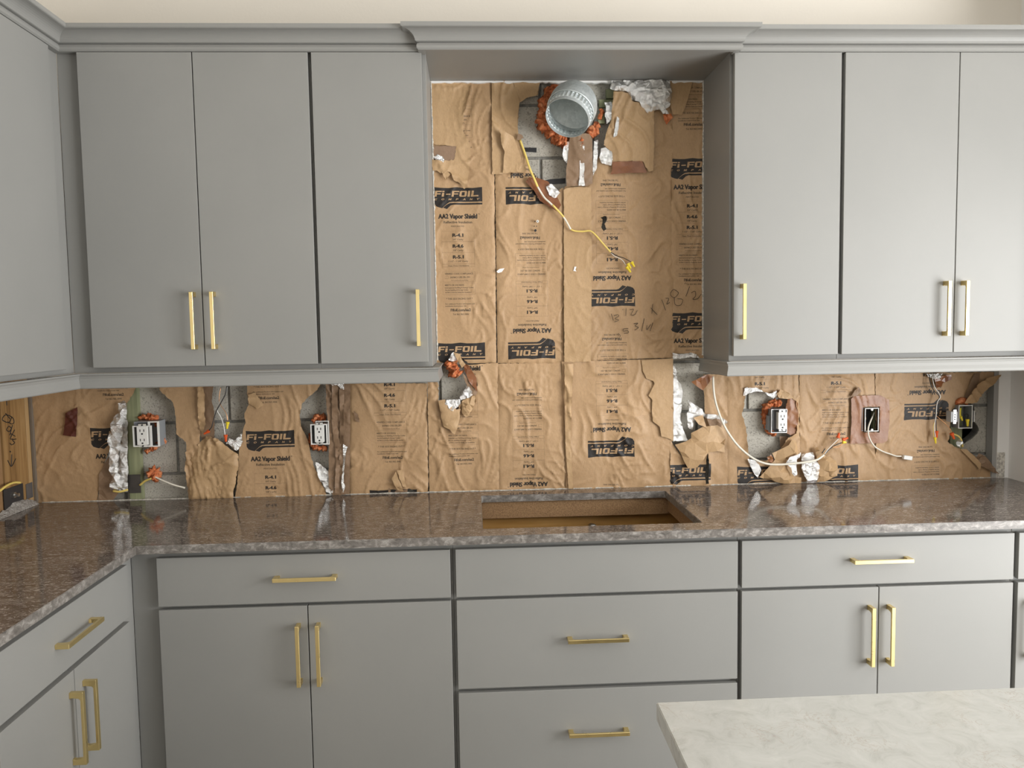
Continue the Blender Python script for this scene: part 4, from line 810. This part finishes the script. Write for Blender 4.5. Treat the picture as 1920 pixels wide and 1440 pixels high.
# ================================================================== OUTLETS AND BOXES
def outlet(name, label, cx, cy, wpx, hpx, y, ring_px=None, box_px=None, ringy=None, cat='outlet'):
    p = at(cx, cy, 1, y); t = thing(name, label, cat, tuple(p), 'duplex outlets'); x, z = p[0], p[2]; u = .00203; hw_, hh = wpx/2*u, hpx/2*u
    b = box('body', x-hw_, x+hw_, y, y+.022, z-hh, z+hh, PLASTIC, t, .0012)
    bm = bmesh.new(); 
    for s in (1, -1):
        zc = z+s*hh*.50
        for dx in (-hw_*.36, hw_*.36): add_box(bm, x+dx-.0013, x+dx+.0013, y-.0006, y+.001, zc-.003, zc+.006)
        add_box(bm, x-.003, x+.003, y-.0006, y+.001, zc-hh*.24-.005, zc-hh*.24+.0005)
    props(obj('slots', bm, HOLEM, b), kind='stuff')
    bm = bmesh.new(); add_box(bm, x-hw_*.75, x+hw_*.75, y+.0042, y+.0056, z-hh-.009, z+hh+.009, .001)
    obj('mounting_strap', bm, STEEL, t)
    bm = bmesh.new()
    bm.free()
    for s in (1, -1): bm = bmesh.new(); add_tube(bm, [(x, y+.001, z+s*(hh+.004)), (x, y+.0045, z+s*(hh+.004))], .0028, 10); obj('screw', bm, HOLEM, t)
    return t
def frame_box(name, px0, px1, py0, py1, y0, y1, m, parent, th=.0025, inner=None, back=True):
    """open fronted box: front rim on plane y0, going back to y1"""
    a = at(px0, py1, 1, y0); b = at(px1, py0, 1, y0); x0, x1, z0, z1 = a[0], b[0], a[2], b[2]; bm = bmesh.new()
    for q in ((x0, x0+th, z0, z1), (x1-th, x1, z0, z1), (x0+th, x1-th, z0, z0+th), (x0+th, x1-th, z1-th, z1)): add_box(bm, q[0], q[1], y0, y1, q[2], q[3])
    if back: add_box(bm, x0+th, x1-th, y1-.002, y1, z0+th, z1-th)
    return obj(name, bm, m, parent)
O1 = outlet('outlet', 'white duplex outlet on a projecting frame, ringed by orange foam, nearest the left corner', 266.5, 817, 19, 34, -.062)
frame_box('extension_ring', 250, 283, 798, 838, -.058, -.050, PLASTIC, O1, .004, back=False)
frame_box('mud_ring', 253, 296, 790, 838, -.040, .03, BOXM, O1, .003, back=True)
frame_box('mud_ring', 279, 296, 790, 838, -.042, -.03, PLASTIC, O1, .004, back=False)
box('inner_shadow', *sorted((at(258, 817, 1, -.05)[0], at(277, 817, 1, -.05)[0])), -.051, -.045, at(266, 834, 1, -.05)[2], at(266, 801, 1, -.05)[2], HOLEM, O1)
f1 = thing('spray_foam', 'orange foam around the leftmost outlet', 'foam', tuple(at(290, 810, 1, .02)))
for k, P_ in enumerate(([(262, 786, .03, .012), (275, 782, .02, .014), (288, 786, .02, .013), (296, 796, .02, .010), (302, 796, .02, .008)], [(304, 800, .02, .006), (301, 815, .02, .010), (302, 826, .02, .012), (295, 836, .02, .010), (283, 842, .02, .009), (272, 847, .02, .009)])):
    blob('foam_lump', P_, FOAM, f1, 20+k, 10, 6, .5)
O2 = outlet('outlet', 'white duplex outlet squeezed against the crumpled strip, second from the left', 598.5, 813, 17, 32, -.024)
frame_box('mud_ring', 583, 613, 795, 834, -.018, .03, PLASTIC, O2, .004, back=False); frame_box('mud_ring', 593, 616, 789, 834, -.012, -.004, PLASTIC, O2, .0025, back=False)
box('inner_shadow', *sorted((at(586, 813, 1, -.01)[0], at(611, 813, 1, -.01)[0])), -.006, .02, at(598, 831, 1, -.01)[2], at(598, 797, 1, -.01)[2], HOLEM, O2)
f2 = thing('spray_foam', 'orange foam above and below the second outlet from the left', 'foam', tuple(at(598, 790, 1, .02)))
for k, P_ in enumerate(([(585, 790, .03, .009), (595, 782, .028, .013), (612, 784, .028, .012)], [(580, 812, .035, .006), (582, 830, .03, .008), (592, 838, .025, .010), (614, 842, .02, .009)])): blob('foam_lump', P_, FOAM, f2, 24+k, 10, 6, .5)
O3 = outlet('outlet', 'white duplex outlet hanging half out of its steel box, over the torn out gap', 1467.5, 789, 17, 32, -.040)
frame_box('junction_box', 1446, 1476, 767, 812, -.012, .044, BOXM, O3, .002); frame_box('box_rim', 1446, 1476, 767, 812, -.0135, -.0115, STEEL, O3, .002, back=False)
box('box_side', at(1438, 790, 1, .01)[0], at(1445.5, 790, 1, .01)[0], .0, .03, at(1440, 806, 1, .01)[2], at(1440, 779, 1, .01)[2], BOXM, O3)
f3 = thing('spray_foam', 'crescent of orange foam left of the hanging outlet', 'foam', tuple(at(1440, 780, 1, .02)))
for k, P_ in enumerate(([(1463, 760, .02, .010), (1452, 755, .02, .014), (1440, 760, .025, .012), (1434, 775, .03, .011), (1435, 795, .03, .009), (1443, 810, .028, .009), (1456, 814, .025, .008)],)): blob('foam_lump', P_, FOAM, f3, 28+k, 10, 6, .5)
t4 = thing('junction_box', 'empty rectangular outlet box inside the square of tape', 'box', tuple(at(1635, 787, 1, .0)))
frame_box('box_body', 1620, 1648, 764, 810, -.010, .040, HOLEM, t4, .002); frame_box('rim', 1621.5, 1648, 765, 809, -.0125, -.0098, PLASTIC, t4, .0024, back=False)
bm = bmesh.new()
bm.free()
for py in (768, 806): bm = bmesh.new(); q = at(1635, py, 1, -.012); add_tube(bm, [(q[0], -.0135, q[2]), (q[0], -.008, q[2])], .0045, 12); obj('screw_tab', bm, PLASTIC, t4)
o = frame_box('bracket', 1616, 1621, 765, 808, -.006, .01, BOXM, t4, .0015, back=False)
t5 = thing('junction_box', 'open electrical box over the broken hole at the far right, yellow wires inside', 'box', tuple(at(1810, 781, 1, -.0)))
frame_box('box_body', 1797, 1824, 760, 803, -.018, .040, BOXM, t5, .002); frame_box('rim', 1797, 1824, 759.5, 803.5, -.021, -.0178, PLASTIC, t5, .0024, back=False)
q = at(1826, 780, 1, -.01); box('side_tab', q[0]-.002, q[0]+.002, -.014, .01, at(1826, 791, 1, -.01)[2], at(1826, 770, 1, -.01)[2], PLASTIC, t5)
cable('inner_cable', [(1801, 765, .0), (1800, 775, -.004), (1801, 783, -.008)], .0032, NUT_Y, t5); cable('inner_wire', [(1804, 785, -.004), (1810, 777, -.002), (1815, 778, -.002), (1814, 788, -.006)], .0016, WIRE_K, t5)
def nut(parent, p, d, m, L=.020, r=.0062, name='wire_nut'):
    """p = wide end (pixel), d = direction on the wall (dx, dz)"""
    c = Vector(at(p[0], p[1], 1, p[2])); dd = Vector((d[0], 0, d[1])).normalized(); bm = bmesh.new()
    add_tube(bm, [c, c+dd*L*.3, c+dd*L*.34, c+dd*L], [r, r*.9, r*.72, r*.5], 10)
    return obj(name, bm, m, parent)
nut(t5, (1814, 786, -.010), (.05, -1), NUT_Y, .028, .0075); nut(t5, (1801, 781, -.008), (.5, -1), NUT_Y, .018, .006)
sw = thing('switch_body', 'grey switch body hanging beside the open box at the far right', 'switch', tuple(at(1785, 780, 1, -.02)))
a, b = at(1778.5, 791, 1, -.03), at(1792, 771, 1, -.03); box('body', a[0], b[0], -.045, -.012, a[2], b[2], plain('pale_grey_plastic', (.55, .57, .58), .4), sw, .002)
bm = bmesh.new()
add_box(bm, (a[0]+b[0])/2-.006, (a[0]+b[0])/2+.006, -.0475, -.0455, a[2]-.006, b[2]+.008); obj('mounting_strap', bm, STEEL, sw)
bm = bmesh.new()
bm.free()
for dz in (-.009, 0, .009): bm = bmesh.new(); add_tube(bm, [((a[0]+b[0])/2, -.0495, (a[2]+b[2])/2+dz), ((a[0]+b[0])/2, -.0472, (a[2]+b[2])/2+dz)], .0022, 8); obj('screw', bm, HOLEM, sw)
props(blob('spray_foam', [(1791, 758, .01, .008), (1802, 752, .0, .012), (1815, 756, .0, .010)], FOAM, None, 31), 'bit of orange foam on top of the open box at the far right', 'foam')
props(blob('spray_foam', [(842, 690, .02, .012), (846, 684, .01, .017), (852, 696, .005, .018), (860, 706, .005, .014)], FOAM, None, 32, 14, 8, .55), 'lump of orange foam on bare block below the left cabinet corner', 'foam')
props(blob('spray_foam', [(281, 890, .02, .012), (288, 886, .01, .020), (293, 893, .01, .014), (286, 898, .01, .012)], FOAM, None, 33, 14, 8, .5), 'small knob of orange foam where the cable leaves the block, above the worktop', 'foam')

# ================================================================== CABLES AND WIRES
tc = thing('cable', 'yellow and white cable running from the duct down over the centre seam', 'cable', tuple(at(1060, 400, 1, -.02)))
cable('sheath', [(975, 262, -.006), (985, 290, -.012), (993, 315, -.022), (1002, 336, -.026), (1008, 350, -.022)], .0042, CABLE_Y, tc, .7)
cable('sheath', [(1008, 350, -.022), (1015, 362, -.020), (1022, 372, -.022), (1032, 381, -.024), (1048, 397, -.020), (1060, 412, -.016), (1070, 430, -.014)], .0036, CABLE_W, tc, .7)
cable('sheath', [(1036, 384, -.0245), (1050, 399, -.0215), (1057, 407, -.019)], .0037, CABLE_Y, tc, .7)
cable('sheath', [(1070, 430, -.014), (1078, 433, -.014), (1092, 434, -.016), (1106, 433, -.020), (1116, 440, -.024), (1130, 456, -.026), (1145, 473, -.024)], .0033, CABLE_Y, tc, .7)
cable('wire', [(1145, 473, -.024), (1158, 480, -.026), (1170, 484, -.026), (1183, 491, -.024)], .0015, WIRE_K, tc); cable('wire', [(1145, 473, -.024), (1152, 480, -.022), (1166, 487, -.022), (1174, 498, -.022)], .0013, WIRE_W, tc)
nut(tc, (1184, 491, -.024), (.6, -1), NUT_Y, .022, .0070); nut(tc, (1177, 494, -.028), (.6, -1), NUT_Y, .022, .0070); nut(tc, (1175, 500, -.024), (.7, -1), NUT_Y, .026, .0072)
tc = thing('cable', 'long white cable drooping from the right cabinet corner down towards the worktop', 'cable', tuple(at(1400, 850, 1, -.02)))
cable('sheath', [(1337, 706, -.03), (1338, 730, -.03), (1342, 755, -.03), (1352, 785, -.034), (1366, 812, -.038), (1385, 837, -.040), (1410, 858, -.042), (1435, 869, -.044), (1460, 871, -.046), (1490, 869, -.050), (1515, 866, -.050), (1532, 862, -.042), (1545, 853, -.034)], .0042, CABLE_W, tc, .8)
cable('wire', [(1545, 853, -.034), (1556, 842, -.030), (1566, 835, -.030), (1578, 830, -.03)], .0018, WIRE_K, tc); cable('wire', [(1545, 853, -.034), (1553, 842, -.033), (1563, 832, -.033), (1572, 823, -.03)], .0014, WIRE_W, tc); cable('wire', [(1545, 853, -.034), (1560, 839, -.029), (1572, 838, -.029), (1581, 830, -.03)], .0014, COPPER, tc)
cable('wire', [(1541, 850, -.034), (1545, 844, -.034), (1547, 841, -.034)], .0018, WIRE_K, tc)
nut(tc, (1571, 821, -.032), (.25, 1), NUT_R, .020, .0075); nut(tc, (1580, 825, -.032), (1, .4), NUT_R, .022, .0075); nut(tc, (1580, 829, -.036), (1, -.1), NUT_Y, .014, .0065)
tc = thing('cable', 'white cable leaving the empty outlet box with a small inline connector on its end', 'cable', tuple(at(1660, 840, 1, -.01)))
cable('sheath', [(1640, 772, .02), (1632, 790, .0), (1628, 803, -.016), (1629, 818, -.022), (1638, 835, -.018), (1652, 845, -.012), (1668, 851, -.010), (1680, 855, -.010), (1690, 855.5, -.010)], .0030, CABLE_W, tc)
q = at(1701, 858, 1, -.012); o = box('connector', -.0175, .0175, -.008, .008, -.008, .008, PLASTIC, tc, .002); o.location = Vector(q)-WL[tc.name]; o.rotation_euler = (0, .17, 0)
def plan_wires(label, group_parts):
    t = thing('wire_bundle', label, 'wire', tuple(at(*group_parts[0][1][0][:2], 1, -.02)))
    for m, P_, r in group_parts: cable('wire', P_, r, m, t)
    return t
t = plan_wires('black, white and copper wires hanging under the right cabinet, red and yellow caps', [
    (WIRE_K, [(1742, 703, -.012), (1745, 720, -.02), (1752, 733, -.022), (1760, 741, -.022), (1761, 747, -.022), (1756, 757, -.022), (1754, 772, -.022), (1755, 790, -.022), (1756, 810, -.022)], .0017),
    (WIRE_W, [(1748, 707, -.016), (1752, 725, -.023), (1761, 738, -.024), (1763, 745, -.024), (1757, 756, -.024), (1755, 780, -.024), (1752, 800, -.022), (1754, 820, -.022)], .0017),
    (COPPER, [(1756, 780, -.023), (1768, 790, -.022), (1780, 802, -.022), (1785, 813, -.022)], .0010), (CABLE_Y, [(1755, 785, -.022), (1750, 800, -.022), (1751, 822, -.022)], .0011)])
nut(t, (1756, 808, -.022), (.06, -1), NUT_R, .026, .0072); nut(t, (1753, 820, -.022), (.15, -1), NUT_Y, .024, .0058); nut(t, (1784, 812, -.024), (.5, -1), NUT_R, .026, .0078)
props(cable('cable', [(1788, 814, -.005), (1797, 818, -.008), (1803, 826, -.010), (1805, 838, -.006)], .0032, CABLE_Y), 'short yellow cable curving out beneath the broken hole at the far right', 'cable')
props(crumple('clamp', [(1794, 826), (1804, 824), (1806, 834), (1800, 839), (1794, 836)], STEEL, None, -.012, .006, .008, 80), 'bent shiny metal scrap below the broken hole at the far right', 'scrap')
t = plan_wires('black, grey and thin wires hanging in front of the block gap left of the emblem', [
    (WIRE_K, [(425, 724, -.0), (423, 738, -.010), (416, 752, -.014), (406, 770, -.014), (401, 785, -.016), (397, 800, -.020), (391, 808, -.02)], .0017),
    (WIRE_W, [(426, 726, .002), (422, 740, -.006), (413, 752, -.010), (407, 768, -.010), (414, 782, -.012), (419, 797, -.014), (422, 815, -.014)], .0017),
    (COPPER, [(414, 726, .0), (411, 745, -.004), (413, 758, -.006), (424, 775, -.008), (427, 790, -.008)], .0010)])
nut(t, (392, 808, -.02), (-1, -.55), NUT_R, .022, .0068); nut(t, (423, 815, -.014), (0, -1), NUT_R, .026, .0074); nut(t, (427, 791, -.010), (-.15, -1), NUT_Y, .026, .0070)
props(cable('cable', [(288, 893, -.002), (305, 901, -.006), (325, 909, -.006), (347, 915, -.002)], .0034, CABLE_W, None, .8), 'off white cable running right from the small foam knob', 'cable')
props(cable('cable', [(262, 910, .01), (272, 902, .002), (284, 897, -.004)], .0040, CABLE_Y, None, .8), 'yellow cable entering the small foam knob from the left', 'cable')
props(cable('cable', [(212, 921, -.018), (225, 922, -.022), (240, 918, -.016)], .0040, CABLE_Y, None, .8), 'short yellow cable behind the foot of the foil roll in the left corner', 'cable')
q0, q1 = at(241, 925, 1, .01), at(262, 890, 1, .01); props(box('protector_plate', q0[0], q1[0], .012, .0155, q0[2], q1[2], plain('dull_dark_steel', (.10, .09, .085), .4, .7), None, .0005), 'dark metal nail plate on the green batten above the worktop', 'plate')

# --- left corner: stud writing, anchor bolt over a painted recess shade, cable and rubble
st = [[(18, 785), (10, 775)], [(22, 782), (16, 792), (4, 787), (10, 778), (22, 782), (26, 791), (22, 795), (14, 791)], [(15, 800), (12, 806), (17, 809), (21, 803), (16, 799)], [(23, 797), (18, 816)], [(27, 806), (19, 822), (24, 823)], [(20, 813), (28, 818)], [(30, 823), (23, 825), (27, 830), (22, 834), (18, 831)],
      [(18, 846), (19.5, 846.5), (18.5, 848)], [(21.5, 852), (21, 874)], [(14, 863), (21, 874.5), (29, 860)], [(12, 752), (12.5, 760)]]
strokes('handwriting', st, INK, wall_left, 0, .0015, cp=XL)
x_ = XL+.001; A = lambda px, py: at(px, py, 0, x_)
y0, y1, z0, z1 = A(6, 915)[1], A(43, 915)[1], .905, A(25, 912)[2]
box('recess_shade', x_-.001, x_+.001, y0, y1, .905, z1, DARKCAV, wall_left)  # flat dark plate, its colour stands for the shade inside the bolt recess
bm = bmesh.new(); q = A(22, 928); add_tube(bm, [(x_, q[1], q[2]), (x_+.012, q[1], q[2])], .011, 6); add_tube(bm, [(x_+.012, q[1], q[2]), (x_+.026, q[1], q[2])], .006, 10)
props(obj('anchor_bolt', bm, STEEL), 'zinc anchor bolt head in the dark recess at the foot of the stud', 'bolt')
bm = bmesh.new(); P = [tuple(at(px, py, 0, XL+.02)) for px, py in ((-12, 928), (0, 920), (12, 911), (26, 905), (38, 905))]; add_tube(bm, catmull(P, 6), .0042, 8)
props(obj('cable', bm, CABLE_Y, None, True), 'pale yellow cable bending in from the left edge over the bolt', 'cable')
q = A(53, 935); q2 = A(62, 903); props(box('nail_plate', XL+.0015, XL+.003, min(q[1], q2[1])-.012, -.012, q[2], q2[2], plain('grey_sheet_steel', (.22, .225, .24), .4, .7)), 'grey metal plate nailed over the foot of the stud in the corner', 'plate')
n = 26; vs = []; fs = []
for i in range(n+1):
    for j in range(7):
        y = -.42+i*(.40/n); x = XL+.002+j*.0045; h = .012+.022*math.exp(-((y+.11)/.07)**2)+.006*float(noise(y*40, x*60, 2)); vs.append((x, y, .9142+max(.0005, h*(1-j/6)**.8+.002*float(noise(y*90, x*190, 5)))))
for i in range(n):
    for j in range(6): a = i*7+j; fs.append((a, a+7, a+8, a+1))
props(raw('rubble', vs, fs, DEBRIS), 'low heap of grey rubble along the left wall behind the worktop', 'rubble', kind='stuff')

# screw holes and a washer left in the paper below the duct
bm = bmesh.new(); q = at(1008, 415, 1, -.004); add_tube(bm, [(q[0], -.0065, q[2]), (q[0], .004, q[2])], .0048, 14); props(obj('washer', bm, PLASTIC, U2), label='white plastic washer')
bm = bmesh.new(); add_tube(bm, [(q[0], -.0072, q[2]), (q[0], -.006, q[2])], .0018, 8); obj('screw', bm, HOLEM, U2)
for px, py, r in ((1004, 432, .0045), (1002, 424, .0016), (1006, 424, .0016), (1003, 415, .0016)):
    bm = bmesh.new(); q = at(px, py, 1, -.004); add_tube(bm, [(q[0], -.0055, q[2]), (q[0], .004, q[2])], r, 12); obj('screw', bm, HOLEM, U2)
